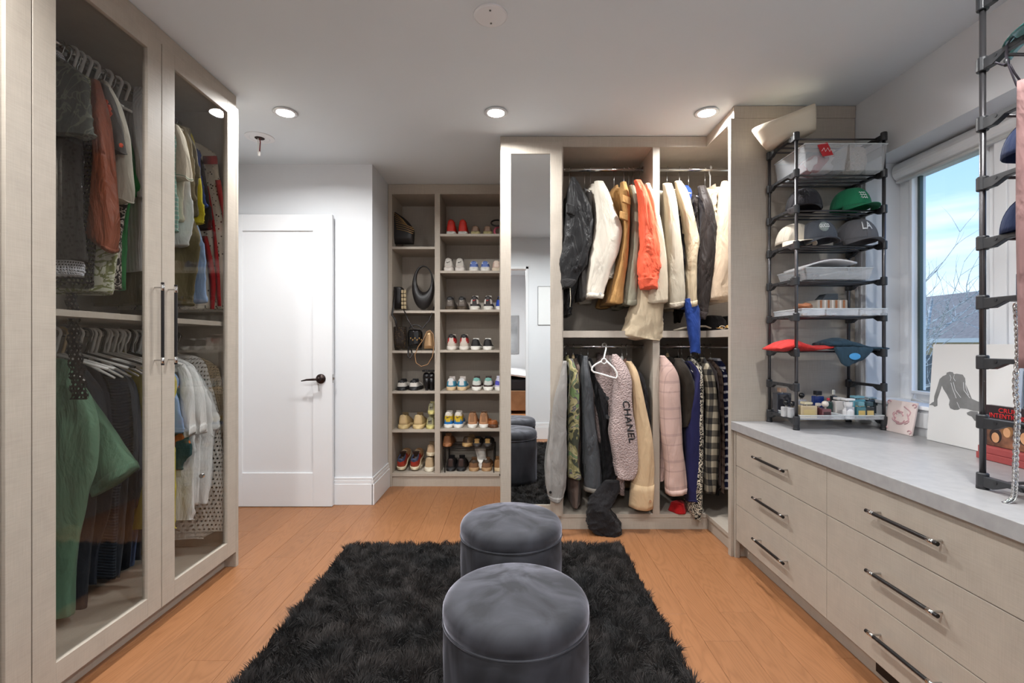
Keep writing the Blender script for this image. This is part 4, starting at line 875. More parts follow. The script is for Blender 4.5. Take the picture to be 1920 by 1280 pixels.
# note: coordinates from crop at (310,180)
gl('polo_shirt','cream polo with thin green stripe on its sleeve','polo shirt','cream striped polo',pol,K5,2.20,[(300,130),(400,175),(600,215),(900,210),(1250,200)],sleeve=[(295,80,130),(400,88,180),(560,90,222),(700,92,250),(790,92,266),(840,98,276)],sl=2.17,cuff=cloth('cream_band',(222,216,200),(70,110,80),'stripes',p=(.03,.12)),cuffn=4,dep=.03)
gl('polo_shirt','white polo with red logo mark hanging under the cream polo','polo shirt','white polo',wht,K5,2.225,[(300,120),(600,190),(850,250),(1000,275),(1200,300),(1380,290),(1500,240)],dep=.02)
gl('shirt','khaki shirt with folded sleeve right of the cream polo','shirt','khaki shirt',khk,K5,2.245,[(300,185),(380,240),(520,280),(700,306),(860,318),(1040,322)],dep=.02)
gl('tee','olive grey tee behind the khaki shirt','t-shirt','olive grey tee',olv,K5,2.27,[(300,215),(380,255),(520,312),(680,348),(800,364),(870,352),(1200,340)],dep=.02)
gl('polo_shirt','yellow polo showing below the blue sleeve','polo shirt','yellow polo',yel,K5,2.295,[(310,220),(600,320),(900,370),(1060,390),(1160,408),(1250,414),(1275,400)],dep=.02)
gl('tee','cobalt blue tee behind the khaki shirts','t-shirt','cobalt blue tee',blu,K5,2.325,[(320,225),(520,318),(700,355),(800,372),(950,410),(1110,438)],dep=.02)
gl('tee','black tee between blue tee and red crochet','t-shirt','black cotton tee',bkk,K5,2.355,[(320,230),(600,340),(900,425),(1100,465),(1260,490),(1330,480)],dep=.02)
gl('trousers','olive trousers with folded cuff in the far door','trousers','olive folded trousers',cloth('olive_twill',(98,88,60)),K6,2.26,[(-80,200),(0,250),(160,310),(240,334),(300,330),(450,322),(620,300),(780,285),(850,275)],dep=.03,hem=(cloth('olive_twill',(98,88,60)),4))
gl('shirt','light blue cotton shirt behind the olive trousers','shirt','light blue shirt',lbl,K6,2.315,[(-60,200),(100,300),(240,355),(400,385),(600,396),(820,400)],dep=.02)
gl('crochet_dress','cream and red striped crochet dress at the far end of the upper rail','dress','cream and red crochet dress',crc,K5,2.44,[(470,330),(530,440),(580,505),(700,540),(900,572),(1280,620),(1800,628),(2130,610)],dep=.022)
GT=GS['cream and red crochet dress'][0]
for nm,rws in (('red_stripe',[(600,382,512),(640,376,520),(680,380,522)]),('red_stripe',[(900,405,428),(1100,440,466),(1300,470,498),(1700,500,540),(2100,525,560)]),('red_stripe',[(840,500,552),(1000,530,578),(1280,582,614),(1700,596,624)]),('red_stripe',[(1400,370,420),(1800,440,500),(2130,450,490)])):
    m=MB(); rr_=interp([tuple(map(float,q)) for q in pr(K5,rws)],14); m.rings([[P(a,y,2.412),P((a+b)/2,y,2.408),P(b,y,2.412)] for y,a,b in rr_],closed=False); m.build(nm,red,GT,smooth=True,solid=.004)
gl('blouse','mint green striped top at the near edge of the far door','blouse','mint striped top',mint,K5,2.13,[(300,60),(800,110),(1000,135),(1280,155),(1360,150)],dep=.02)
# ---- far door, lower
gl('tee','yellow long shirt at the near edge of the far door','t-shirt','yellow long shirt',cloth('lemon',(212,196,84)),K7,2.12,[(330,80),(700,100),(1000,105),(1280,125),(1900,140),(2040,132)],rod=ZLL,dep=.02)
gl('tee','pale blue tee in front of the white shirts','t-shirt','pale blue tee',lbl,K7,2.155,[(340,100),(560,130),(700,170),(900,215),(980,232),(1000,200)],rod=ZLL,dep=.02)
gl('tee','teal and orange colour block shirt under the pale blue tee','t-shirt','colour block shirt',cloth('teal_block',(52,84,84),(196,112,58),'blocks',p=(18,.6)),K7,2.185,[(340,110),(700,200),(1000,250),(1100,300),(1200,338),(1300,250),(1400,200)],rod=ZLL,dep=.018)
for i,(Y,rt,sl,wh) in enumerate([(2.225,[(230,180),(330,250),(500,285),(900,320),(1010,330),(1300,330),(1850,330),(1950,328)],[(215,130,200),(350,150,262),(560,168,282),(780,190,300),(960,240,330),(1050,300,345)],'nearest of the white shirts'),
  (2.30,[(225,230),(320,300),(480,370),(700,440),(900,420),(1300,430),(1790,400)],[(225,200,262),(350,250,330),(520,270,420),(760,300,470),(940,330,520),(1020,400,530)],'second of the white shirts'),
  (2.345,[(228,250),(320,330),(480,420),(700,500),(1000,520),(1090,530),(1500,520),(1780,470)],None,'third of the white shirts, its sleeve trimmed navy'),
  (2.40,[(235,260),(330,370),(500,480),(700,560),(850,628),(950,632),(970,600),(1300,560),(1600,540)],None,'farthest of the white shirts')]):
    gl('tee','white cotton shirt, %s on the lower rail'%wh,'t-shirt','white shirt, %s'%wh,wht,K7,Y,rt,rod=ZLL,dep=.026,seed=60+i,amp=.09,hk='plastic')
    if sl: orient(K7,[((sl[0][1]+sl[0][2])/2,sl[0][0]+60,40),((sl[1][1]+sl[1][2])/2+15,sl[1][0]+60,62),((sl[3][1]+sl[3][2])/2,sl[3][0],85),((sl[5][1]+sl[5][2])/2-10,sl[5][0]-30,92)],Y-.03,.024,'sleeve',wht,GS['white shirt, %s'%wh][0],i,wht)
gl('crochet_skirt','white crochet skirt with pointed hem at the lower far end','skirt','white crochet skirt',cloth('white_crochet',(226,220,212),alpha=(.021,.26)),K8,2.435,[(-600,450),(-300,520),(0,560),(300,578),(500,586),(700,590),(790,590),(800,500),(850,400),(870,370)],rod=ZLL,dep=.02)
gl('crochet_cardigan','beige net crochet cardigan at the far end of the lower rail','cardigan','beige net cardigan',cloth('beige_crochet',(190,170,140),alpha=(.014,.27)),K7,2.46,[(180,395),(200,450),(260,560),(330,600),(500,645),(800,680),(1280,690),(1700,690),(1870,680)],rod=ZLL,dep=.012)
# ================= RUG AND OTTOMANS
rx0,rx1,ry0,ry1=-.93,.615,.42,2.72
rg=thing('shag_rug','black long-pile shag rug under the two ottomans','rug',((rx0+rx1)/2,(ry0+ry1)/2,0))
rugm=var('rug_pile',(13,13,15),(46,39,36),5,.75,sheen=.08)
box('rug_backing',rx0+.01,rx1-.01,ry0+.01,ry1-.01,.001,.008,plain('rug_back',(16,16,18),.9),rg,0)
rng=np.random.default_rng(5); NB=210000
bx=rng.uniform(rx0,rx1,NB); by=rng.uniform(ry0,ry1,NB)
gx_,gy_=48,72; fx=rng.normal(0,1,(gx_,gy_)); fy=rng.normal(0,1,(gx_,gy_)); fh=rng.normal(0,1,(gx_,gy_))
def samp(fi,x,y):
    u=(x-rx0)/(rx1-rx0)*(gx_-1.01); v=(y-ry0)/(ry1-ry0)*(gy_-1.01); i=u.astype(int); j=v.astype(int); a=u-i; b=v-j
    return fi[i,j]*(1-a)*(1-b)+fi[i+1,j]*a*(1-b)+fi[i,j+1]*(1-a)*b+fi[i+1,j+1]*a*b
lx=samp(fx,bx,by)*.018+rng.normal(0,.008,NB); ly=samp(fy,bx,by)*.018+rng.normal(0,.008,NB)-.003
hh=np.clip(.036+samp(fh,bx,by)*.006+rng.normal(0,.004,NB),.018,.055); wd=rng.uniform(.001,.0019,NB); an=rng.uniform(0,PI,NB)
wx=np.cos(an)*wd; wy=np.sin(an)*wd
V=np.zeros((NB,5,3),dtype=np.float32)
V[:,0]=np.stack([bx-wx,by-wy,np.full(NB,.004)],1); V[:,1]=np.stack([bx+wx,by+wy,np.full(NB,.004)],1)
V[:,2]=np.stack([bx+wx+lx*.4,by+wy+ly*.4,hh*.65],1); V[:,3]=np.stack([bx-wx+lx*.4,by-wy+ly*.4,hh*.65],1); V[:,4]=np.stack([bx+lx,by+ly,hh],1)
V[:,:,0]-=(rx0+rx1)/2; V[:,:,1]-=(ry0+ry1)/2
me=bpy.data.meshes.new('pile'); me.vertices.add(NB*5); me.vertices.foreach_set('co',V.ravel())
base=np.arange(NB,dtype=np.int32)*5
lv=np.stack([base,base+1,base+2,base+3,base+3,base+2,base+4],1).ravel()
me.loops.add(NB*7); me.loops.foreach_set('vertex_index',lv)
me.polygons.add(NB*2); ls=np.stack([np.arange(NB)*7,np.arange(NB)*7+4],1).ravel().astype(np.int32); lt=np.tile(np.array([4,3],dtype=np.int32),NB)
me.polygons.foreach_set('loop_start',ls); me.polygons.foreach_set('loop_total',lt); me.update(calc_edges=True); me.materials.append(rugm)
o=bpy.data.objects.new('pile',me); COL.objects.link(o); o.parent=rg; o['kind']='stuff'
def velvet(sh=1.0):
    m,n,b=new('crushed_velvet'); lk=n.links.new; t=N(n,'TexCoord'); mp=N(n,'Mapping'); mp.inputs['Scale'].default_value=(1,1,.45); lk(t.outputs['Object'],mp.inputs[0])
    z=N(n,'TexNoise',Scale=7.0,Detail=5.0,Distortion=1.0); lk(mp.outputs[0],z.inputs[0]); mr=N(n,'MapRange'); mr.inputs[1].default_value=.38; mr.inputs[2].default_value=.62; lk(z.outputs[0],mr.inputs[0])
    lk(mixc(n,mr.outputs[0],srgb(20,21,27),srgb(44,45,52)),b.inputs['Base Color']); b.inputs['Roughness'].default_value=.75
    lk(math_(n,'ADD',math_(n,'MULTIPLY',mr.outputs[0],1.0*sh),.35*sh),b.inputs['Sheen Weight']); b.inputs['Sheen Roughness'].default_value=.38; b.inputs['Sheen Tint'].default_value=srgb(205,205,220)
    bump(n,b,z.outputs[0],.14,.008); return m
VEL=velvet(); VELS=velvet(.38)
def ottoman(cx,cy,lab):
    t=thing('ottoman',lab,'ottoman',(cx,cy,0)); r=.203; ht=.468
    def ring(rr_,z,w=.0):
        return [Vector((cx+(rr_+w*noise.noise(Vector((3*cos(a),3*sin(a),z*9+cx))))*cos(a),cy+(rr_+w*noise.noise(Vector((3*cos(a),3*sin(a),z*9+cx))))*sin(a),z)) for a in [2*PI*j/72 for j in range(72)]]
    MB().rings([ring(r-.004,.012),ring(r,.02,.002)]+[ring(r+.001,.02+.355*k/8,.003) for k in range(9)]+[ring(r-.004,.383)]).build('side',VELS,t,smooth=True)
    R=[ring(r-.006,.380),ring(r+.001,.388),ring(r+.003,.405)]
    for k in range(1,9):
        a=PI/2*k/8; R.append(ring(r-.042+.045*cos(a),.412+.040*sin(a)))
    for k in range(1,7): q=(1-k/6); R.append(ring(max(.003,(r-.042)*q),.452+.014*(1-q*q),.0))
    MB().rings(R).build('seat_cushion',VEL,t,smooth=True)
    MB().tube([Vector((cx+(r+.001)*cos(a),cy+(r+.001)*sin(a),.384)) for a in [2*PI*j/72 for j in range(72)]],.0035,6,closed=True).build('piping',VEL,t,smooth=True)
    MB().lathe([(r-.02,.0),(r-.02,.014)],(cx,cy,0),40).build('base',BLKPL,t)
ottoman(-.008,1.95,'dark grey velvet round ottoman farther from the camera')
ottoman(.008,1.36,'dark grey velvet round ottoman nearest the camera')
# ================= SHOES
def lut(tab,t):
    for (a,b),(c,d) in zip(tab,tab[1:]):
        if t<=c: u=(t-a)/(c-a) if c>a else 0; u=u*u*(3-2*u); return b+(d-b)*u
    return tab[-1][1]
WT=[(0,.0),(.006,.17),(.025,.31),(.07,.385),(.18,.42),(.4,.39),(.68,.5),(.85,.44),(.94,.3),(.985,.12),(1,.0)]
def shoemat(c,rough=.55,b=.25): return var('shoe_%d_%d_%d'%c,tuple(max(0,int(q*.93)) for q in c),tuple(min(255,int(q*1.05)) for q in c),14,rough,b,160)
def shoe(label,x,zshelf,sole,upper,tab=None,collar=None,toe=None,side=None,mud=None,lace=None,lining=(40,36,36),hi=False,rz=0,L=.27,W=.092,Hh=None,mark=None,
         yb=SY+.045,group=None,rot=None,z=None,slide=False,fur=False,foot=.03,cat='shoe',name='sneaker',depthpx=None,chunky=0):
    Yp=yb; X=(x-CX)/F*Yp; z0=zshelf+.0005
    t_=thing(name,label,cat,(X,yb,z0),rz=rz or 1e-5,rot=rot,group=group)
    Hh=Hh or (.135 if hi else .085); sh=foot
    HT=[(0,.84),(.03,.96),(.08,1.0),(.32,.86 if not hi else .95),(.46,.78 if not hi else .9),(.62,.62 if not hi else .45),(.78,.45 if not hi else .33),(.92,.38 if not hi else .27),(1,.2)]
    if slide: HT=[(0,.2),(.25,.22),(.38,.62),(.6,.72),(.8,.5),(1,.2)]
    NT,NP=30,25; G=[]
    for i in range(NT+1):
        t=i/NT; t=t**1.35 if t<.5 else t; t=(i/NT)**1.25
        w=lut(WT,t)*W*(1+.0); h=(lut(HT,t))*(Hh)
        row=[]
        for j in range(NP+1):
            ph=PI*j/NP; cx=cos(ph); sz=sin(ph)**.55 if 0<j<NP else 0
            xx=w*math.copysign(abs(cx)**.62,cx)*(1-.16*sz*(1 if t<.5 else .6)); zz=sh*.6+(h-sh*.3)*sz
            if t>.05 and t<(.44 if not slide else .3) and not slide:
                k=min(1,(t-.05)/.05)*min(1,(.44-t)/.06); k2=max(0,min(1,(sz-.93)/.05)); zz-=k*k2*min(.05,Hh*.5)
            if fur: 
                nn=noise.noise(Vector((xx*90,t*22,zz*90)))*.006; xx+=nn; zz+=abs(nn)
            row.append((Vector((xx,t*L,zz)),t,zz/Hh,abs(xx)/(W*.5),sz))
        G.append(row)
    zones={}
    for i in range(NT):
        for j in range(NP):
            q=[G[i][j],G[i+1][j],G[i+1][j+1],G[i][j+1]]
            t=sum(p[1] for p in q)/4; zr=sum(p[2] for p in q)/4; ax=sum(p[3] for p in q)/4; sz=sum(p[4] for p in q)/4
            zn='upper'
            if lining and not slide and sz>.93 and .07<t<.42: zn='lining'
            elif collar and zr>.78 and t<.45: zn='collar'
            elif tab and t<.07 and ax<.42 and zr>.38: zn='heel_tab'
            elif mud and zr<.48 and t<.6: zn='mudguard'
            elif side and .48<=zr<.78 and t<.5: zn='side_panel'
            elif toe and t>.74: zn='toe_cap'
            zones.setdefault(zn,[]).append([p[0] for p in q])
    colr={'upper':upper,'lining':lining,'collar':collar,'heel_tab':tab,'mudguard':mud,'side_panel':side,'toe_cap':toe}
    for zn,qs in zones.items():
        m=MB(); ix={}
        for q in qs:
            f=[]
            for p in q:
                k=(round(p.x,6),round(p.y,6),round(p.z,6))
                if k not in ix: ix[k]=len(m.v); m.v.append(p)
                f.append(ix[k])
            m.f.append(f)
        m.build(zn,shoemat(colr[zn]),t_,smooth=True,local=True)
    # sole
    m=MB(); R=[]
    def outl(s,zf):
        pts=[]
        T=[(k/22)**1.3 for k in range(23)]
        for t in T: pts.append((lut(WT,t)*W*s,t*(L+.006)-.003))
        P_=[Vector((a,b,zf(b/L))) for a,b in pts]+[Vector((-a,b,zf(b/L))) for a,b in pts[::-1]]
        return P_
    sp=lambda t:.004+.012*max(0,(t-.75)/.25)
    for s,fz in ((.93,lambda t:sp(t)-.003),(1.03+chunky,lambda t:sp(t)+.002),(1.06+chunky,lambda t:sh*.55+.3*sp(t)),(1.03+chunky*.5,lambda t:sh*(.98 if t<.5 else .85)+.3*sp(t)),(.9,lambda t:sh*.9+.3*sp(t))): R.append(outl(s,fz))
    m.rings(R); m.build('sole',shoemat(sole),t_,smooth=True,local=True)
    if slide:
        return t_
    lc=lace or upper
    # tongue
    tz=Hh*(1.12 if not hi else 1.02)
    m=MB().hexa([(-.022,.40*L,Hh*.5),(.022,.40*L,Hh*.5),(.018,.70*L,Hh*.45 if hi else Hh*.5),(-.018,.70*L,Hh*.45 if hi else Hh*.5),(-.026,.36*L,tz),(.026,.36*L,tz),(.024,.39*L,tz+.002),(-.024,.39*L,tz+.002)])
    m.build('tongue',shoemat(lining if lining!=(40,36,36) else upper),t_,bev=.004,local=True)
    if lace:
        for k in range(4):
            t=.44+k*.07; h=(lut(HT,t))*Hh+sh*.3
            MB().tube([(-.024,t*L,h-.006),(-.012,t*L+.004,h+.003),(.012,t*L-.004,h+.003),(.024,t*L,h-.006)],.0028,6).build('lace',shoemat(lace),t_,local=True)
    if mark:
        yk=-.004; zk=Hh*.70
        pl=[(-.014,.0),(-.006,-.006),(.016,.008),(-.005,-.001),(-.010,.004)]
        m=MB().prism([Vector((a,yk,zk+b)) for a,b in pl],(0,.01,0)); m.build('heel_mark',plain('mark_%d'%mark[0],mark,.5),t_,local=True)
    return t_
W_=(226,222,214); BK=(28,27,29); TN=(196,160,118)
def pair(xs,z,lab,**k):
    for x,s in zip(xs,('left','right')): shoe(lab+', %s shoe'%s,x,z,group=None,**k)
pair((845,867),RS[0],'bright red leather high-top sneaker on the top shoe shelf',sole=W_,upper=(196,36,20),collar=(204,44,26),lace=(225,215,200),hi=True,Hh=.125)
pair((891,914),RS[0],'taupe low sneaker with pale sole on the top shoe shelf',sole=(190,178,130),upper=(120,94,76),tab=(140,112,92),Hh=.07)
pair((840,861.5),RS[1],'chunky white runner with red heel sole on the second shelf',sole=(222,214,206),upper=(210,204,196),tab=(190,184,176),mud=(196,186,178),lining=(70,60,58),mark=(40,36,36),Hh=.105,chunky=.04,foot=.032)
for x in (840,861.5):
    pass
pair((888,909.5),RS[1],'low blue and white sneaker on the second shelf',sole=W_,upper=(214,218,228),side=(76,98,160),tab=(84,108,172),mud=(206,206,210),lace=W_,Hh=.08)
shoe('pale pink sneaker cut off by the mirror door on the second shelf',931,RS[1],sole=(222,204,180),upper=(206,176,160),tab=(226,206,190),Hh=.085)
pair((843,865.5),RS[2],'metallic pewter sneaker with black trim on the third shelf',sole=(70,58,44),upper=(84,76,70),collar=BK,tab=(110,100,92),lace=BK,mark=(180,176,170),Hh=.105)
pair((889.5,915),RS[2],'white, black and red basketball sneaker on the third shelf',sole=(216,210,200),upper=(214,206,196),tab=(40,32,32),side=(206,198,190),mud=(48,42,42),collar=(44,38,38),lace=(190,34,28),mark=(200,34,30),Hh=.11)
shoe('bright blue sneaker cut off by the mirror door on the third shelf',938,RS[2],sole=W_,upper=(24,66,168),collar=BK,Hh=.105)
pair((846,869.5),RS[3],'white high-top with red and black collar on the fourth shelf',sole=(214,206,196),upper=(196,184,172),collar=(30,26,28),side=(176,34,36),tab=(200,188,178),hi=True,Hh=.125)
pair((891,914),RS[3],'black and white panda style sneaker on the fourth shelf',sole=W_,upper=(226,222,216),side=BK,tab=BK,collar=BK,lace=BK,mud=(36,32,34),Hh=.085)
pair((845,865.5),RS[4],'sky blue and white sneaker with gum sole on the fifth shelf',sole=(206,178,140),upper=(206,196,190),mud=(58,122,150),side=(70,140,166),tab=(214,214,214),lace=(206,180,168),Hh=.095)
pair((893,915),RS[4],'brown sneaker with mint collar on the fifth shelf',sole=W_,upper=(62,46,44),side=(206,206,200),tab=(200,204,198),collar=(120,176,166),lace=(120,190,180),mud=(66,46,42),Hh=.1)
shoe('white and violet sneaker cut off by the mirror door on the fifth shelf',936,RS[4],sole=W_,upper=(200,196,214),side=(80,80,180),Hh=.1)
pair((840,858.5),RS[5],'white high-top with yellow and blue panels on the sixth shelf',sole=W_,upper=(222,216,206),tab=(206,176,40),mud=(36,112,176),side=(200,170,36),collar=(224,218,206),lace=W_,mark=(60,40,90),hi=True,Hh=.125)
pair((885,906.5),RS[5],'tan suede high-top with white laces on the sixth shelf',sole=W_,upper=(186,138,100),tab=(150,108,76),lace=W_,lining=(120,92,70),hi=True,Hh=.12)
shoe('brown leather loafer lying behind the tan high-tops',929,RS[5],sole=(90,54,28),upper=(150,88,44),Hh=.055,rz=.6)
# small black wire rack in the bottom compartment and its shoes
wr=thing('wire_shoe_rack','small black wire shoe rack standing in the bottom compartment','shoe rack',(-.36,4.0,BZ))
zr=H-(840-CY)/F*3.9
for i in range(6):
    y=3.905+i*.05; MB().tube([(XD2+.02,y,zr),(-.16,y,zr)],.003,6).build('wire',BLKMET,wr)
for x in (XD2+.035,(926-CX)/F*3.9):
    for y in (3.9,4.16): MB().tube([(x,y,BZ),(x,y,zr)],.0045,8).build('leg',BLKMET,wr)
zr+=.004
shoe('light brown suede boot on the small wire rack',838,zr,sole=(150,96,56),upper=(142,96,62),Hh=.085,name='boot',yb=3.93)
shoe('snakeskin print shoe tilted sideways on the wire rack',872,zr,sole=(176,142,92),upper=(118,94,66),tab=(60,46,34),lace=(200,176,120),Hh=.075,rz=-.45,yb=3.93)
pair((894,914),zr,'black trainer with gold stripe on the wire rack',sole=(40,34,30),upper=BK,tab=(170,136,80),lace=(120,96,60),Hh=.06,yb=3.93)
pair((844.5,864),BZ,'black leather sneaker under the wire rack',sole=(24,22,24),upper=(20,18,20),tab=(54,36,32),lace=BK,Hh=.1,yb=3.93)
pair((888,912),BZ,'fluffy leopard print slipper on the cabinet floor',sole=(168,132,92),upper=(120,86,58),collar=(60,46,32),fur=True,Hh=.085,W=.1,yb=3.93)
shoe('white rubber slide leaning behind the leopard slippers',905,BZ,sole=W_,upper=(206,204,198),slide=True,yb=4.0,rot=(1.0,0,.3),name='slide')
shoe('tan slipper cut off by the mirror door on the cabinet floor',934,BZ,sole=(206,180,140),upper=(150,110,72),Hh=.09,yb=3.93)
pair((751.5,774.5),LS[3],'white slide with black straps on the fourth left shelf',sole=(30,28,30),upper=(206,200,192),lining=BK,collar=BK,Hh=.08,name='slide')
pair((755,783),LS[4],'chunky beige runner on the fifth left shelf',sole=(206,180,128),upper=(190,164,118),tab=(200,174,128),mud=(176,150,106),lining=(120,100,70),Hh=.11,W=.1,chunky=.05,foot=.034)
shoe('pale yellow runner with grey heel, lower of the stack',806.0,LS[4],sole=(196,184,116),upper=(176,170,124),tab=(120,118,96),mark=(40,40,34),Hh=.09,W=.085)
shoe('pale yellow runner with grey heel stacked on top of the other',808.5,LS[4]+.118,sole=(196,184,116),upper=(176,170,124),tab=(120,118,96),mark=(40,40,34),Hh=.085,W=.075)
pair((752,777),BZ+.012,'red and tan retro runner leaning back in the bottom left compartment',sole=(214,200,170),upper=(170,128,90),side=(150,44,30),tab=(170,50,34),mud=(150,70,44),collar=(60,70,96),lace=(206,190,160),lining=(60,40,30),Hh=.1,rot=(.38,0,0),yb=3.93)
shoe('off-white foam shoe, lower of the bottom left stack',781,BZ,sole=(216,206,184),upper=(206,190,160),Hh=.055,W=.09,yb=4.0)
pair((803,808),BZ,'beige ribbed foam runner in the stack beside the partition',sole=(216,206,184),upper=(190,166,132),Hh=.095,lining=(150,126,96),yb=3.93,W=.085,rot=None) if False else None
shoe('beige ribbed foam runner beside the partition, lower of two',804,BZ,sole=(216,206,184),upper=(186,162,128),lining=(150,126,96),Hh=.11,W=.095,yb=3.92,foot=.036,chunky=.04)
shoe('beige ribbed foam runner lying on top of the lower one',807,BZ+.12,sole=(206,190,160),upper=(184,158,126),lining=(150,126,96),Hh=.09,W=.088,yb=3.95)
# red heels on the white runner soles
# black heels
def heel(label,x,z,rz=0):
    t=thing('high_heel',label,'shoe',((x-CX)/F*3.95,3.93,z),rz=rz or 1e-5); m=shoemat((18,16,18),.3)
    MB().lathe([(.012,.0),(.012,.004),(.014,.06),(.026,.1)],(0,.0,0),14).build('heel',m,t,smooth=True,local=True)
    R=[]
    for i in range(16):
        u=i/15; y=-.02+.22*u; zz=.1*(1-min(1,u*1.25))**1.3+.006; w=.028+.012*sin(PI*u)
        hh=.045 if u<.35 else .02+.022*sin(PI*min(1,(u-.3)/.7))
        R.append([Vector((w*cos(a),y,zz+(hh*max(0,sin(a))**.7 if sin(a)>0 else -.004))) for a in [2*PI*k/18 for k in range(18)]])
    MB().rings(R).build('upper',m,t,smooth=True,local=True)
    MB().tube([Vector((.034*cos(a),.0+.036*sin(a),.16)) for a in [2*PI*k/20 for k in range(20)]],.006,6,closed=True).build('ankle_strap',m,t,smooth=True,local=True)
heel('black platform heel beside the white slides',801,LS[3]); heel('black platform heel nearest the partition on the slide shelf',810,LS[3],.2)
# ================= BAGS
LEA=var('black_leather',(24,21,21),(34,30,30),20,.42,.2,90)
def blob(name,rows,Y,d,mat,parent,n=28,ex=.7,label=None):
    rr_=interp([tuple(map(float,q)) for q in rows],20); R=[]
    for i,(y,a,b) in enumerate(rr_):
        s=min(1,.45+1.3*min(i,19-i)/19*2); c=P((a+b)/2,y,Y); hw_=(b-a)/2/F*Y
        R.append([c+Vector((hw_*math.copysign(abs(cos(q))**ex,cos(q)),d*s*math.copysign(abs(sin(q))**ex,sin(q)),0)) for q in [2*PI*j/n for j in range(n)]])
    return MB().rings(R).build(name,mat,parent,smooth=True,label=label)
Z3=lambda x,y:(710+x/4,320+y/4)
t=thing('clutch_bag','black structured bag with gold striped flap on the top left shelf','bag',P(755,461,3.97))
blob('body',[(398,732,742),(412,732,762),(430,732,776),(445,732,777),(457.6,733,776)],3.98,.05,LEA,t)
for k in range(8):
    a=P(739+k*.7,399+k*4.3,3.925); b=P(777-abs(k-5)*1.2-(9-k)*1.5*(k<4),414+k*3.4,3.925); MB().tube([a,(a+b)/2+Vector((0,-.004,.004)),b],.0022,6).build('gold_stripe',plain('gold_trim',(168,132,82),.35,.8),t)
t=thing('hobo_bag','matte black crescent shoulder bag with tall looped handle','bag',P(793,580,3.97))
# annular loft: ring path with varying width, single closed band
R=[]; NN=48
for i in range(NN):
    a=2*PI*i/NN+PI/2
    up=max(0,-0)  
    cxp,cyp=793.2,539.5
    bw= 2.4+ (21 if sin(a)<0 else 0)*abs(sin(a))**1.6/1.0
    outer=P(793.5+21*cos(a),538.8-41.5*sin(a),3.97); inner=P(795+13.5*cos(a),524-23.5*sin(a),3.97)
    th_=.012+.03*max(0,-sin(a))
    c=(outer+inner)/2; v=(outer-inner)/2
    R.append([c+v*cos(q)+Vector((0,th_*sin(q),0)) for q in [2*PI*j/14 for j in range(14)]])
R.append(R[0]); MB().rings(R,False,False).build('body',LEA,t,smooth=True)
MB().tube([P(785,548,3.945),P(793,552,3.935),P(801,548,3.945)],.003,6).build('clasp',LEA,t)
t=thing('striped_bag','black bag with cream panel windows at the left of the middle shelf','bag',P(749,580,3.95))
blob('body',[(538,737,752),(542,737,757),(560,738,757),(579,739,757)],3.97,.05,LEA,t)
for k in range(5):
    for j in range(2):
        a=P(752.5+j*4.8,543.5+k*7.3,3.913); m=MB().box(a.x,a.x+.0165,a.y-.004,a.y+.02,a.z-.026,a.z); m.build('cream_panel',plain('cream_leather',(190,172,136),.6),t,bev=.002)
MB().tube([P(741,540,3.9),P(738,575,3.86),P(735,590,3.84),P(742,600,3.84),P(745,620,3.85)],.008,8).build('strap',LEA,t,smooth=True)
MB().tube([P(757,580,3.88),P(765,600,3.84),P(775,616,3.83),P(790,618,3.84),P(805,600,3.85),P(814,575,3.9)],.0045,8).build('long_strap',LEA,t,smooth=True)
t=thing('woven_bag','dark woven studded bag on the third left shelf','bag',P(750,655,3.95))
blob('body',[(612,737,762),(616,736,763),(635,738,763),(653.5,740,762)],3.96,.045,cloth('woven_dark',(46,38,32),(128,100,60),'spots',p=(90,.22),rough=.5),t)
t=thing('bucket_bag','glossy black bucket bag with gold charms and top handle','bag',P(778,655,3.95))
blob('body',[(618,767,788),(624,765,792),(640,765,792),(653.5,766,790)],3.95,.05,plain('patent_black',(16,15,16),.12),t,ex=.8)
MB().tube([P(779+11*cos(a),616-7*sin(a),3.93) for a in [PI*k/12 for k in range(13)]],.005,8).build('handle',LEA,t,smooth=True)
for k in range(6):
    p=P(770+k*4,634+3*(k%2),3.896); MB().ell(p,(.006,.004,.008),8,6).build('charm',plain('gold_trim',(168,132,82),.35,.8),t)
MB().tube([P(766,650,3.88),P(765,668,3.84),P(769,672,3.84),P(773,665,3.84),P(771,655,3.87)],.006,8).build('tassel_strap',LEA,t,smooth=True)
t=thing('gold_bag','small gold metallic bag with long looped strap','bag',P(806,655,3.93))
blob('body',[(620,802,808),(630,798,812),(645,795,814),(653.5,795,814)],3.93,.04,plain('gold_leather',(196,160,120),.28,.7),t)
MB().tube([P(x,y,3.835) for x,y in ((800,622),(806,619),(812,626),(814,645),(811,668),(802,683),(790,687),(780,680),(778,665),(784,650),(794,636),(800,622))],.0035,8,closed=True).build('strap',plain('tan_strap',(150,112,76),.5),t,smooth=True)
t=thing('belt_coil','coiled black and pink belts at the end of the top shoe shelf','belt',P(932,434,3.93))
MB().tube([P(932+11*cos(a),418-5.5*sin(a),3.95+.04*sin(a)) for a in [2*PI*k/24 for k in range(24)]],.007,8,closed=True).build('black_belt',LEA,t,smooth=True)
MB().tube([P(937+10*cos(a),434-8.5*sin(a),3.93+.02*sin(a)) for a in [2*PI*k/24 for k in range(24)]],.009,8,closed=True).build('pink_belt',plain('pink_leather',(196,90,110),.5),t,smooth=True)
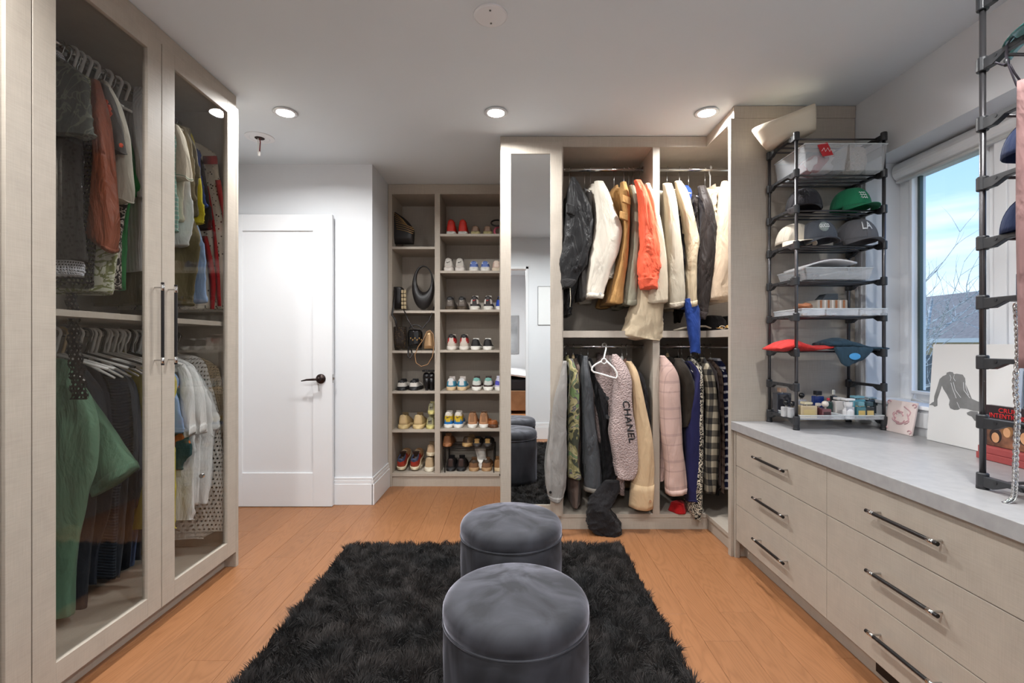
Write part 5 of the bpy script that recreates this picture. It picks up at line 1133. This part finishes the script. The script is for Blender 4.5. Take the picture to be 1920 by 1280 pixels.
# ================= STACKABLE RACKS ON THE COUNTER
def rack(label,x0,x1,y0,y1,zs,rods,nrod=4):
    t=thing('stacking_rack',label,'rack',((x0+x1)/2,(y0+y1)/2,.7325)); zt=zs[-1]
    for x in (x0,x1):
        for y in (y0,y1): MB().tube([(x,y,zs[0]-.02),(x,y,zt+.01)],.0078,12).build('post',TUBEM,t,smooth=True)
    for i,z in enumerate(zs):
        for x in (x0,x1):
            m=MB(); yy=[y0+(y1-y0)*k/16 for k in range(17)]; up=[];lo=[]
            for k,y in enumerate(yy):
                e=min(k,16-k)/16; dz=.030 if e<.13 else .030-.016*min(1,(e-.13)/.12)
                up.append(Vector((0,y,z+.012))); lo.append(Vector((0,y,z+.012-dz)))
            poly=up+lo[::-1]; m.prism([p+Vector((x-.009,0,0)) for p in poly],(.018,0,0)); m.build('side_bracket',GREYPL,t,bev=.0015)
            for y in (y0,y1):
                c=MB().lathe([(.013,z-.02),(.0145,z-.018),(.0145,z+.018),(.012,z+.021)],(x,y,0),16); c.build('connector',GREYPL,t,smooth=False,bev=.001)
            for k in (.16,.38,.6,.84):
                y=y0+(y1-y0)*k; sgn=-1 if x==x0 or True else 1
                m=MB(); R=[[Vector((xx,y+.005*cos(a),z+.003+.005*sin(a))) for a in [2*PI*j/10 for j in range(10)]] for xx in (x-.0105,x+.0105)]; m.rings(R); m.build('tube_hole',BLKPL,t)
        if i in rods:
            ks=(.16,.38,.6,.84)[:nrod] if nrod<=4 else [k/nrod for k in range(nrod)]
            for k in ks:
                y=y0+(y1-y0)*k; MB().tube([(x0,y,z+.003),(x1,y,z+.003)],.0045,10).build('shelf_tube',TUBEM,t,smooth=True)
    for x in (x0,x1):
        for y in (y0,y1): MB().lathe([(.015,.7325),(.015,.74),(.0135,.745),(.0135,zs[0]-.015)],(x,y,0),16).build('foot',BLKPL,t)
    return t
RX0,RX1,RY0,RY1=1.375,1.80,2.33,2.575
zr_=[H-(y-CY)/F*2.33 for y in (788,726,661,594.5,527,459.5,392,325,256)]
rack('tall black tube rack of caps and perfume beside the end panel',RX0,RX1,RY0,RY1,zr_,{0,2,3,4,5,6,7,8})
QX0,QX1,QY0,QY1=1.355,1.80,1.10,1.385
zq=[H-(y-CY)/F*1.385 for y in (899,790,679,567,456,345,233,122,7)]
rack('tall black tube rack at the right edge of the photo',QX0,QX1,QY0,QY1,zq,{0,2,3,4,5,6,7})
# ---- caps
def cap(label,px,py,Y,mat,brimmat=None,rz=0,text=None,tmat=None,badge=None,s=1.0,rx=0,shape='cap'):
    """px,py: bottom centre of crown in the photo at depth Y"""
    p=P(px,py,Y); t=thing('cap',label,'cap',p,rot=(rx,0,rz)); a0,b0,h0=.082*s,.098*s,.105*s
    def D(az,el,o=0): 
        ce=cos(el)**.75; return Vector(((a0+o)*ce*sin(az),-(b0+o)*ce*cos(az),(h0+o)*sin(el)))
    R=[[D(2*PI*j/36,PI/2*i/12*.985)*(1) for j in range(36)] for i in range(13)]
    R=[[q+Vector((0,0,.002*noise.noise(q*30))) for q in r] for r in R]
    m=MB(); m.rings(R,False,True); m.build('crown',mat,t,smooth=True,local=True,solid=.002)
    for k in range(6): MB().tube([D(PI*k/3+PI/6*0,PI/2*i/10*.97,.0012) for i in range(11)],.0011,5).build('seam',mat,t,local=True)
    MB().ell((0,0,h0+.001),(.007,.007,.004),10,5).build('top_button',brimmat or mat,t,local=True,smooth=True)
    R=[]
    for i in range(9):
        u=i/8; row=[]
        for j in range(21):
            az=-1.12+2.24*j/20; e=(cos(az/1.12*PI/2))**.6 if abs(az)<1.119 else 0
            r=.068*s*u*e; q=D(az,0); row.append(Vector((q.x*(1+.10*u*e),q.y-r,-.012*u*e-.03*u*(q.x/a0)**2+.004)))
        R.append(row)
    MB().rings(R,closed=False).build('brim',brimmat or mat,t,smooth=True,local=True,solid=.003)
    if badge:
        R=[]
        for rr_ in (1,.92,.5,.05): R.append([D(.0+.30*rr_*cos(q),.62+.30*rr_*sin(q),.0045 if rr_<1 else .0005) for q in [2*PI*k/24 for k in range(24)]])
        MB().rings(R,False,True).build('badge',badge,t,smooth=True,local=True)
    if text:
        w,el,hh=(.27,.5,.26) if text!='LA' else (.26,.40,.42)
        letters(text,lambda x,y,h:D(-w+2*w*x,el+hh*y*(1 if text=='LA' else .8),.0075),'front_lettering',tmat,t,.0015)
    return t
capb=cloth('cap_black',(38,36,40)); capg=cloth('cap_grey_denim',(74,78,86),wr=.3); capg2=cloth('cap_grey',(100,100,104),wr=.2); capn=cloth('cap_green',(36,120,84),wr=.3); capc=cloth('cap_cream',(206,196,180)); 
lev=lambda i:zr_[i]+.0075
def onshelf(px,Y,i,lz=None):
    return px,CY+(H-(lev(i)+.022))*F/Y
WHT=plain('thread_white',(222,224,226),.6); DKT=plain('thread_dark',(18,18,20),.5)
x,y=onshelf(1507,2.45,6); cap('black cap with tonal LA lettering on the third level of the window rack',x,y,2.45,capb,rz=-.5,text='LA',tmat=DKT)
x,y=onshelf(1594,2.45,6); cap('green cap with white script on the third level of the window rack',x,y,2.45,capn,rz=.05)
GCp=bpy.data.objects['cap.001']
for k in range(3):
    MB().tube([Vector((.086*sin(a)*cos(e),-.102*cos(a)*cos(e),.110*sin(e))) for a,e in [(-.25+k*.02+.05*i,.62-.14*k+.05*sin(i*2.1)) for i in range(9)]],.002,5).build('script_stitching',WHT,GCp,local=True)
x,y=onshelf(1488,2.46,5); cap('cream cap behind the denim cap on the fourth level',x,y,2.47,capc,rz=-.1,s=.98)
x,y=onshelf(1532,2.40,5); cap('faded grey denim cap with round GUCCI patch',x,y,2.40,capg,rz=-.22,text='GUCCI',tmat=WHT,badge=plain('patch_grey',(128,138,136),.7))
x,y=onshelf(1604,2.42,5); cap('plain grey cap with raised white LA letters',x,y,2.42,capg2,rz=-.15,text='LA',tmat=WHT,s=1.08)
x,y=onshelf(1520,2.52,7); cap('black cap behind the clear bins on the rack',x,y-12,2.53,capb,rz=PI)
# ---- clear bins and trays
def bin_(label,x0,x1,y0,y1,z0,h,mat=None,name='storage_bin',taper=.012,lid=False):
    t=thing(name,label,'storage bin' if name=='storage_bin' else 'tray',((x0+x1)/2,(y0+y1)/2,z0)); mat=mat or CLEAR; w=.0025
    o=[(x0+taper,y0+taper),(x1-taper,y0+taper),(x1-taper,y1-taper),(x0+taper,y1-taper)]; u=[(x0,y0),(x1,y0),(x1,y1),(x0,y1)]
    R=[[Vector((a,b,z0)) for a,b in o],[Vector((a,b,z0+h)) for a,b in u],[Vector((a+(w if a<(x0+x1)/2 else -w),b+(w if b<(y0+y1)/2 else -w),z0+h)) for a,b in u],[Vector((a+(w if a<(x0+x1)/2 else -w),b+(w if b<(y0+y1)/2 else -w),z0+w)) for a,b in o]]
    MB().rings(R,True,True).build('shell',mat,t)
    m=MB().tube([Vector((a,b,z0+h)) for a,b in u],.0028,6,closed=True); m.build('rim',clearp('rim_clear',srgb(225,230,232),.5,.15) if 'rimm' not in MC else MC['rimm'],t)
    return t
zb=lev(7)
bin_('clear plastic bin with red and white items, left on the second level',1.40,1.608,2.30,2.57,zb,.125)
bin_('clear plastic bin stuffed with cream fleece, right on the second level',1.612,1.795,2.30,2.57,zb,.125)
def lump(name,label,cat,c,r,mat,seed=0,am=.35,z0=None,group=None):
    R=[]
    for i in range(13):
        p=-PI/2+PI*i/12; q=max(cos(p),.03)
        row=[]
        for j in range(24):
            a=2*PI*j/24; d=Vector((q*cos(a),q*sin(a),sin(p))); k=1+am*noise.noise(d*1.8+Vector((seed,seed,0))); row.append(Vector((c[0]+r[0]*d.x*k,c[1]+r[1]*d.y*k,c[2]+r[2]*d.z*k)))
        R.append(row)
    if z0 is not None:
        dz=z0-min(p.z for q in R for p in q)
        for q in R:
            for p in q: p.z+=dz
    return tag(MB().rings(R).build(name,mat,smooth=True),label,cat,group)
fleece=cloth('cream_fleece',(206,196,184),pat='sherpa')
lump('fleece_hat','cream fleece hat filling the right clear bin','hat',(1.70,2.44,zb+.07),(.072,.10,.075),fleece,2,z0=zb+.004)
lump('fleece_ball','round cream fleece hat peeking above the clear bins','hat',(1.635,2.50,zb+.13),(.04,.045,.035),fleece,5,z0=zb+.10)
lump('scarf','red and white knitted scarf inside the left clear bin','scarf',(1.51,2.42,zb+.05),(.075,.10,.045),cloth('red_white_knit',(150,60,66),(214,206,204),'blocks',p=(16,.5)),8,z0=zb+.004)
rt=thing('hang_tag','red swing tag with white lettering hanging over the clear bin','tag',P(1552,285,2.285))
a=[P(1533,272,2.30),P(1551,266,2.30),P(1563,290,2.285),P(1543,293,2.285)]
MB().prism(a,(0,.002,0)).build('card',plain('tag_red',(176,30,38),.6),rt)
MB().tube([P(1541,283,2.283),P(1545,277,2.284),P(1548,284,2.283),P(1552,277,2.284),P(1556,284,2.283),P(1558,280,2.283)],.0012,5).build('card_script',WHT,rt)
hat=thing('sailor_hat','white oval sailor hat tipped over the top of the window rack','hat',P(1482,262,2.45),rot=(.0,-.28,-.35))
R=[]
for s,z in ((.78,0),(.86,.03),(.96,.075),(1.0,.10),(.98,.10),(.93,.075),(.83,.032),(.74,.004)): R.append([Vector((.150*s*cos(q),.085*s*sin(q),z+.022*(cos(q)**2)*(z/.1))) for q in [2*PI*j/44 for j in range(44)]])
MB().rings(R,True,True).build('brim',plain('hat_white',(226,214,192),.7),hat,smooth=True,local=True)
# level 5: trays with folded things
z=lev(4)
bin_('large clear tray holding folded grey bags on the fifth level',1.41,1.735,2.31,2.56,z,.055,name='storage_tray')
t=thing('magazine','folded glossy magazine lying on the clear tray','magazine',P(1535,492,2.4))
R=[[Vector((1.41+.26*u,2.33+.17*v,z+.06+.03*sin(PI*u*.9)+.012*u)) for v in (0,.5,1)] for u in [k/10 for k in range(11)]]
MB().rings(R,closed=False).build('pages',plain('page_white',(214,212,214),.5),t,smooth=True,solid=.008)
R=[[Vector((1.47+.17*u,2.335+.13*v,z+.072+.03*sin(PI*(.2+u*.65)*.9))) for v in (0,.5,1)] for u in [k/10 for k in range(11)]]
MB().rings(R,closed=False).build('cover_photo',var('cover_plum',(70,44,60),(130,110,120),30,.4),t,smooth=True,solid=.002)
lump('pouch','folded grey pouch in the large clear tray','pouch',(1.62,2.42,z+.03),(.10,.09,.022),cloth('pouch_grey',(150,152,152)),3,z0=z+.004)
lump('pouch','dark pouch with zip at the left of the large clear tray','pouch',(1.46,2.42,z+.03),(.05,.09,.02),cloth('pouch_dark',(70,70,70)),4,z0=z+.004)
# level 4: acrylic trays with jewellery
z=lev(3)
for i,(a,b,l) in enumerate(((1.39,1.50,'left'),(1.505,1.66,'middle'),(1.665,1.80,'right'))):
    bin_('shallow acrylic tray with jewellery, %s on the sixth level'%l,a,b,2.305,2.56,z,.032,ACRYL,name='acrylic_tray',taper=.002)
rr=random.Random(4)
for i in range(14):
    x_=1.40+.39*i/13+rr.uniform(-.008,.008); y_=rr.uniform(2.33,2.5); cc=(x_,y_,z+.012)
    m=MB().tube([Vector((x_+.013*cos(q),y_+.011*sin(q),z+.008+.005*sin(q+i))) for q in [2*PI*k/14 for k in range(14)]],.0022,6,closed=True)
    tag(m.build('ring',[CHROME,plain('gold',(205,160,90),.25,1),plain('rose_bead',(150,110,100),.4)][i%3],smooth=True),['silver','gold','rose coloured'][i%3]+' ring, %s from the left in the acrylic trays'%ORD[i],'ring','rings in the acrylic trays')
bx_=thing('watch_box','clear ribbed case of bracelets with brown contents','case',(1.585,2.43,z+.034))
box('case',1.51,1.66,2.38,2.50,z+.034,z+.082,clearp('case_clear',srgb(200,190,176),.55,.1),bx_,.004)
for k in range(7): box('divider',1.522+k*.019,1.532+k*.019,2.377,2.384,z+.036,z+.08,[plain('amber',(150,96,60),.4),plain('pearl',(200,190,180),.3)][k%2],bx_,.002)
bx_=thing('jewellery_box','small black box on top of the bracelet case','box',(1.59,2.43,z+.082))
MB().hexa([(1.545,2.40,z+.083),(1.625,2.40,z+.083),(1.625,2.47,z+.083),(1.545,2.47,z+.083),(1.575,2.41,z+.115),(1.625,2.40,z+.115),(1.625,2.47,z+.115),(1.575,2.47,z+.115)]).build('box',plain('box_slate',(52,58,64),.5),bx_,bev=.002)
lump('pouch','small brown leather pouch on the left acrylic tray','pouch',(1.455,2.40,z+.05),(.04,.035,.016),cloth('cognac',(150,96,66)),6,z0=z+.033)
# level 3: folded cloths
z=lev(2)
def drape(name,label,cat,rows,Y,mat,d=.11,z0=None,seed=0):
    rr_=interp([tuple(map(float,q)) for q in rows],18); R=[]
    for i,(x,yt,yb) in enumerate(rr_):
        T=P(x,yt,Y); B=P(x,yb,Y); hz=(T.z-B.z)/2; c=(T+B)/2
        R.append([c+Vector((0,d*cos(q)*(1+.1*noise.noise(Vector((i*.4,q,seed)))),hz*sin(q)*(1+.25*noise.noise(Vector((i*.5,q*1.3,seed+3)))))) for q in [2*PI*j/24 for j in range(24)]])
    o=MB().rings(R).build(name,mat,smooth=True); return tag(o,label,cat)
drape('beanie','bright red fleece beanie lying flat on the seventh level','beanie',[(1446,651,657),(1457,642,658),(1480,636,658),(1500,643,658),(1520,649,657),(1545,645,654)],2.42,cloth('red_fleece',(186,48,44)),seed=1,d=.09)
bt=thing('beanie','dark teal beanie drooping over the shelf front with blue badge','beanie',P(1595,660,2.36))
def part_drape(name,rows,Y,mat,d,par,seed):
    rr_=interp([tuple(map(float,q)) for q in rows],18); R=[]
    for i,(x,yt,yb) in enumerate(rr_):
        T=P(x,yt,Y); B=P(x,yb,Y); hz=(T.z-B.z)/2; c=(T+B)/2
        R.append([c+Vector((0,d*cos(q),hz*sin(q)*(1+.2*noise.noise(Vector((i*.5,q*1.3,seed)))))) for q in [2*PI*j/24 for j in range(24)]])
    return MB().rings(R).build(name,mat,par,smooth=True)
teal=cloth('slate_teal',(44,66,80),wr=.6)
part_drape('knit',[(1541,640,650),(1553,636,655),(1570,633,656),(1590,639,656),(1615,648,656),(1645,650,656)],2.40,teal,.08,bt,1)
part_drape('cuff_fold',[(1566,650,656),(1572,650,670),(1586,650,687),(1605,650,680),(1622,651,672),(1634,652,658)],2.312,teal,.012,bt,2)
R=[[P(1603+(11*s)*cos(q)*1.0,668+(6.5*s)*sin(q),2.296-.002*(1-s)) for q in [2*PI*j/24 for j in range(24)]] for s in (1,.9,.85,.05)]
MB().rings(R).build('badge',plain('badge_blue',(70,150,206),.4),bt,smooth=True)
# bottom level: perfumes on acrylic trays
z=lev(0)-.002
bin_('low acrylic tray of perfume bottles, left on the bottom level',1.385,1.60,2.315,2.56,z,.02,ACRYL,name='acrylic_tray',taper=.001)
bin_('low acrylic tray of perfume bottles, right on the bottom level',1.605,1.79,2.315,2.56,z,.02,ACRYL,name='acrylic_tray',taper=.001)
def perfume(label,px,Y,w,h,col,capc,capw,caph,shape='sq',lab=None,rough=.06,alpha=None,neck=True):
    X=(px-CX)/F*Y; t=thing('perfume_bottle',label,'perfume bottle',(X,Y,z+.003)); zz=z+.003; d=w*.32
    mt=var('glass_%d_%d_%d'%col,col,col,5,rough,coat=.5) if alpha is None else clearp('cl_%d'%col[0],srgb(*col),alpha,.03)
    if shape=='sq': MB().box(X-w/2,X+w/2,Y-d,Y+d,zz,zz+h).build('bottle',mt,t,bev=.004)
    elif shape=='round': MB().lathe([(w*.35,zz),(w*.5,zz+h*.2),(w*.5,zz+h*.7),(w*.3,zz+h*.95),(w*.15,zz+h)],(X,Y,0),24).build('bottle',mt,t,smooth=True)
    elif shape=='flask': MB().lathe([(w*.5,zz),(w*.5,zz+h*.45),(w*.32,zz+h*.62),(w*.4,zz+h*.8),(w*.4,zz+h)],(X,Y,0),10).build('bottle',mt,t)
    MB().lathe([(.006,zz+h-.001),(.006,zz+h+.006)],(X,Y,0),12).build('collar',STEEL,t)
    cm=var('cap_%d_%d_%d'%capc,capc,capc,5,.3)
    if shape=='ball' or caph<=0: pass
    if capw<0: MB().ell((X,Y,zz+h+.006-capw),(-capw,-capw,-capw),16,10).build('cap',cm,t,smooth=True)
    else: MB().box(X-capw/2,X+capw/2,Y-min(capw/2,d),Y+min(capw/2,d),zz+h+.005,zz+h+.005+caph).build('cap',cm,t,bev=.003)
    if lab: MB().box(X-w*.36,X+w*.36,Y-d-.0012,Y-d+.001,zz+h*.2,zz+h*.7).build('label',plain('lab_%d_%d'%lab[:2],lab,.5),t)
    return t
perfume('tall dark square perfume with gold ridged cap at the far left',1466,2.53,.075,.105,(44,46,54),(196,164,140),.034,.022)
perfume('small clear perfume with black ball cap, left of two',1474,2.40,.042,.05,(206,204,204),(14,14,16),-.014,0,alpha=.55)
perfume('small clear perfume with black ball cap, right of two',1486,2.36,.04,.05,(204,204,206),(14,14,16),-.013,0,alpha=.55)
perfume('clear perfume with black ball cap behind the amber crystal bottle',1503,2.50,.04,.075,(150,150,156),(12,12,14),-.014,0)
perfume('squat amber crystal perfume bottle with gold label',1512,2.36,.078,.062,(186,168,134),(200,190,160),.04,.012,lab=(190,170,120))
perfume('navy blue perfume with square black cap',1533,2.52,.05,.09,(20,46,110),(24,26,32),.03,.022)
perfume('plum red square perfume with round clear cap, left of two',1534,2.38,.042,.05,(92,58,60),(200,190,180),.02,.015)
perfume('plum red square perfume with silver globe cap, right of two',1547,2.34,.045,.048,(110,66,72),(206,196,186),-.016,0,lab=(60,40,44))
perfume('slim green tinted perfume with red tip',1553,2.44,.035,.07,(50,70,66),(190,60,70),.012,.014)
perfume('tall white capped perfume at the back of the tray',1563,2.53,.03,.09,(40,44,50),(222,220,210),.012,.026)
perfume('frosted white square perfume in the middle of the tray',1573,2.44,.055,.075,(216,210,206),(226,222,218),.04,.012)
perfume('white apothecary perfume flask with grey label',1590,2.345,.052,.082,(222,222,224),(230,230,230),.05,.01,shape='flask',lab=(176,178,184))
perfume('aqua blue perfume with wide flat stopper',1607,2.42,.06,.085,(96,160,178),(120,170,186),.05,.012,lab=(206,186,130))
perfume('dark teal perfume flask with gold square label, left of two',1612,2.35,.044,.055,(70,120,130),(110,160,172),.03,.02,lab=(206,180,110))
perfume('black perfume flask with gold square label, right of two',1628,2.35,.044,.055,(40,50,54),(60,84,92),.03,.02,lab=(208,184,120))
perfume('dark perfume with flat chrome stopper at the right end of the tray',1632,2.46,.052,.078,(44,56,62),(150,170,178),.045,.008)
# ================= WINDOW SILL ITEMS
cv=thing('canvas_print','white canvas with grey figure drawing leaning on the window','canvas',(1.82,1.92,.7325))
ya,yb2=1.735,2.095; zt_=1.149
def CVp(y,zv,o=0): # leaning plane
    k=(zv-.7335)/(zt_-.7335); return Vector((1.805+.028*k-o,y,zv))
m=MB().hexa([CVp(ya,.7335),CVp(yb2,.7335),CVp(yb2,.7335)+Vector((.018,0,.0)),CVp(ya,.7335)+Vector((.018,0,.0)),CVp(ya,zt_),CVp(yb2,zt_),CVp(yb2,zt_)+Vector((.018,0,0)),CVp(ya,zt_)+Vector((.018,0,0))]); m.build('canvas',plain('canvas_white',(226,225,224),.8),cv,bev=.0015)
def onc(poly,name,mat,o=.0012):
    pts=[]
    for x,y in poly:
        px=1580+x/5.333; py=600+y/5.333; Y=1.812*F/(px-CX); zz=H-(py-CY)*Y/F; pts.append(CVp(Y,zz,o))
    MB().prism(pts,(.001,0,0)).build(name,mat,cv)
inkm=var('figure_grey',(112,112,112),(140,140,140),12,.8)
onc([(1010,545),(1012,525),(1040,515),(1070,520),(1082,540),(1110,535),(1170,545),(1195,580),(1205,640),(1240,710),(1275,785),(1330,810),(1400,830),(1400,915),(1300,905),(1230,885),(1170,880),(1150,895),(1110,897),(1070,880),(1055,845),(1060,800),(1030,745),(990,690),(972,650),(955,720),(935,790),(940,855),(915,865),(895,850),(860,848),(885,825),(905,815),(905,760),(930,660),(945,590),(975,560)],'figure_body',inkm)
onc([(1236,925),(1275,908),(1345,915),(1345,1010),(1320,1005),(1290,965),(1245,945)],'figure_foot',inkm)
for ln in ([(1045,545),(1060,575),(1055,605)],[(1090,545),(1085,580),(1105,610)],[(1062,625),(1085,690),(1125,780)],[(1085,620),(1110,700),(1170,775)],[(1185,620),(1195,700),(1260,780)],[(1205,625),(1215,680),(1245,750)],[(1135,820),(1165,880)]):
    pts=[]
    for x,y in ln:
        px=1580+x/5.333; py=600+y/5.333; Y=1.812*F/(px-CX); pts.append(CVp(Y,H-(py-CY)*Y/F,.0015))
    MB().tube(pts,.0009,5).build('white_line',WHT,cv)
cd_=thing('art_card','square pale card with pink swirl drawing leaning on the wall','card',(1.83,2.25,.7325))
def CDp(u,v,o=0): return Vector((1.800+.028*v-o,2.335-.165*u,.7335+.148*v))
MB().hexa([CDp(0,0),CDp(1,0),CDp(1,0)+Vector((.008,0,0)),CDp(0,0)+Vector((.008,0,0)),CDp(0,1),CDp(1,1),CDp(1,1)+Vector((.008,0,0)),CDp(0,1)+Vector((.008,0,0))]).build('card',plain('card_blush',(224,208,204),.7),cd_,bev=.001)
pkm=plain('swirl_pink',(196,156,160),.7)
for k in range(7):
    a0=k*.9; r0=.1+.04*k
    MB().tube([CDp(.5+r0*cos(a0+q*.55)*(1+.15*sin(3*q)),.55+r0*sin(a0+q*.55)*.9,.0008) for q in [j*.35 for j in range(12)]],.0028,6).build('swirl',pkm,cd_,smooth=True)
for c_ in ((.05,.93),(.93,.9),(.08,.08),(.92,.1)):
    MB().tube([CDp(c_[0]+.06*cos(q)*(1 if c_[0]<.5 else -1)+.0,min(.97,max(.03,c_[1]+.05*sin(q))),.0008) for q in [j*.5 for j in range(10)]],.003,6).build('corner_swirl',pkm,cd_,smooth=True)
# ================= ITEMS IN THE NEAR RACK
def Rr(px,py,X): Y=X*F/(px-CX); return Vector((X,Y,H-(py-CY)*Y/F))
dv=thing('film_case','dark film case titled CRUEL INTENTIONS standing on red boxes','film case',(1.62,1.5,.79))
Xd=1.73
ytop=Rr(1849,758,Xd); ybot=Rr(1849,836,Xd); yl=ytop.y; yr=yl-.30; z1_=ytop.z; z0_=.782
MB().box(Xd,Xd+.02,yr,yl,z0_,z1_).build('case',plain('case_dark',(44,34,38),.35),dv,bev=.001)
zm=z1_-(z1_-z0_)*.33
MB().box(Xd-.0008,Xd+.0005,yr+.02,yl-.004,z0_+.002,zm-.003).build('cover_photo',var('cover_skin',(150,100,72),(40,26,26),22,.5),dv)
for k,(yy,zz,r) in enumerate(((.035,.35,.026),(.075,.6,.024),(.135,.5,.03),(.19,.4,.028))):
    c=Vector((Xd-.001,yl-yy,z0_+(zm-z0_)*zz+.004)); R=[[c+Vector((0,r*s*.85*cos(q),r*s*1.0*sin(q))) for q in [2*PI*j/20 for j in range(20)]] for s in (1,.6,.05)]
    MB().rings(R,False,True).build('cover_hair',var('cover_hair%d'%(k%2),[(48,30,26),(150,106,60)][k%2],[(34,22,22),(120,80,48)][k%2],30,.5),dv)
    r*=.66; c=Vector((Xd-.0016,yl-yy,z0_+(zm-z0_)*zz-.002)); R=[[c+Vector((0,r*s*.8*cos(q),r*s*1.05*sin(q))) for q in [2*PI*j/20 for j in range(20)]] for s in (1,.6,.05)]
    MB().rings(R,False,True).build('cover_face',var('cover_skin2',(222,172,128),(196,140,98),20,.5),dv)
RDT=plain('title_red',(206,28,32),.5)
def tl(s,y0,w,zc,h): letters(s,lambda x,y,hh:Vector((Xd-.001-hh*.3,y0-w*x,zc+h*y)),'title',RDT,dv,.0008)
tl('CRUEL',yl-.045,.075,zm+.026,.016); tl('INTENTIONS',yl-.012,.125,zm+.006,.016)
rb=thing('red_box','stack of dull red boxes under the film case','box',(1.64,1.4,.7325))
box('lower_box',1.70,1.80,1.14,yl+.008,.7335,.757,var('box_red',(150,62,62),(166,74,72),10,.6),rb,.002)
box('upper_box',1.703,1.80,1.145,yl+.004,.7575,.7815,var('box_red',(150,62,62),(166,74,72),10,.6),rb,.002)
dsh=thing('trinket_dish','white oval dish of beige jewellery on the near rack base','dish',(1.47,1.28,.77))
MB().lathe([(.045,.7665),(.07,.772),(.085,.785),(.081,.785),(.066,.776),(.02,.772)],(1.475,1.27,0),36,sy=.9).build('dish',WHPL,dsh,smooth=True)
MB().tube([Vector((1.475+.082*cos(q),1.27+.075*sin(q),.787+.001*sin(9*q))) for q in [PI*.55+PI*1.0*k/24 for k in range(25)]],.0035,6).build('bead_strand',STEEL,dsh)
lump('leather_pouch','crumpled beige leather pouch in the white dish','pouch',(1.49,1.24,.80),(.06,.05,.018),cloth('pouch_beige',(206,176,136)),9,z0=.778)
# chain hanging along the rack
def chain(label,pts,n,r,mat,name='chain_necklace',grp=None):
    t=thing(name,label,'necklace',pts[0]); pp=interp([tuple(p) for p in pts],n)
    for i,p in enumerate(pp):
        p=Vector(p); q=Vector(pp[min(i+1,n-1)])-Vector(pp[max(i-1,0)]); q.normalize(); sd=Vector((1,0,0)) if i%2 else Vector((0,1,0)); sd=(sd*.8+Vector((0,.3,0))-q*sd.dot(q)).normalized()
        MB().tube([p+q*r*1.15*cos(a)+sd*r*.8*sin(a) for a in [2*PI*k/12 for k in range(12)]],r*.24,6,closed=True).build('link',mat,t,smooth=True)
g=lambda x,y,Y=1.26:P(x,y,Y)
chain('chunky silver chain hanging in front of the near rack down to the counter',[g(1905,575),g(1908,620),g(1909,665),g(1904,720),g(1908,775),g(1906,820),g(1904,870),g(1903,910),g(1899,934),g(1884,943)],76,.0085,CHROME)
tow=MB(); R=[];U=[]
for i in range(26):
    u=i/25; y=150+u*540; xl=1908-6*sin(u*5)*0+(-4+8*u if u>.5 else 4-8*u)*.8; c=P(xl+34,y,1.20)
    R.append([c+Vector((.045*cos(a)*(1+.06*sin(5*a+u*4)),.02*sin(a),0)) for a in [2*PI*k/28 for k in range(28)]]); U.append((.01,u*.7))
tow.rings(R,uvs=U); tag(tow.build('scarf',cloth('mauve_fabric',(140,108,106),wr=.5),smooth=True),'mauve fabric strap hanging at the right photo edge','scarf')
ye=lambda i:zq[i]+.0075
vis=thing('sun_visor','translucent teal visor on the near rack, second level from its top','visor',(1.47,1.25,ye(7)+.03),rot=(0,.1,1.9))
R=[]
for i in range(8):
    u=i/7; R.append([Vector(((.085+.05*u)*cos(a),(.085+.075*u)*sin(a),.015-.03*u*u)) for a in [PI*k/24 for k in range(25)]])
MB().rings(R,closed=False).build('visor_peak',clearp('teal_clear',srgb(60,130,124),.8,.2),vis,smooth=True,local=True,solid=.002)
MB().tube([Vector((.085*cos(a),.085*sin(a),.016)) for a in [2*PI*k/30 for k in range(30)]],.005,6,closed=True).build('band',BLKPL,vis,smooth=True,local=True)
t=thing('drawstring','dark cord knotted round the bracket of the near rack','cord',P(1890,90,1.3))
MB().tube([P(x,y,1.31-.0005*i) for i,(x,y) in enumerate([(1866,117),(1880,122),(1887,118),(1886,100),(1888,85),(1900,68),(1905,72),(1895,82),(1888,90),(1889,118),(1898,140),(1906,160),(1916,172)])],.0025,6).build('cord',plain('cord_dark',(52,46,56),.6),t,smooth=True)
MB().tube([P(x,y,1.305) for x,y in ((1893,120),(1903,138),(1912,150),(1925,160))],.0025,6).build('cord_end',plain('cord_dark',(52,46,56),.6),t,smooth=True)
MB().lathe([(.004,0),(.007,.004),(.007,.016),(.004,.02)],P(1887,124,1.31),12).build('cord_lock',BLKPL,t,smooth=True)
capbl=cloth('cap_navy',(30,42,74),wr=.3)
cap('navy blue cap on the near rack at the right photo edge, upper',1976,283,1.27,capbl,rz=.8)
cap('navy blue cap on the near rack at the right photo edge, lower',1972,430,1.27,capbl,rz=1.0)
bk=thing('storage_box','dark blue box standing on the near rack','box',(1.50,1.28,ye(3)))
p0_=Rr(1893,515,1.42); MB().box(1.405,1.60,1.16,p0_.y-.03,ye(3),ye(3)+.07).build('box',plain('box_navy',(44,62,88),.6),bk,bev=.003)
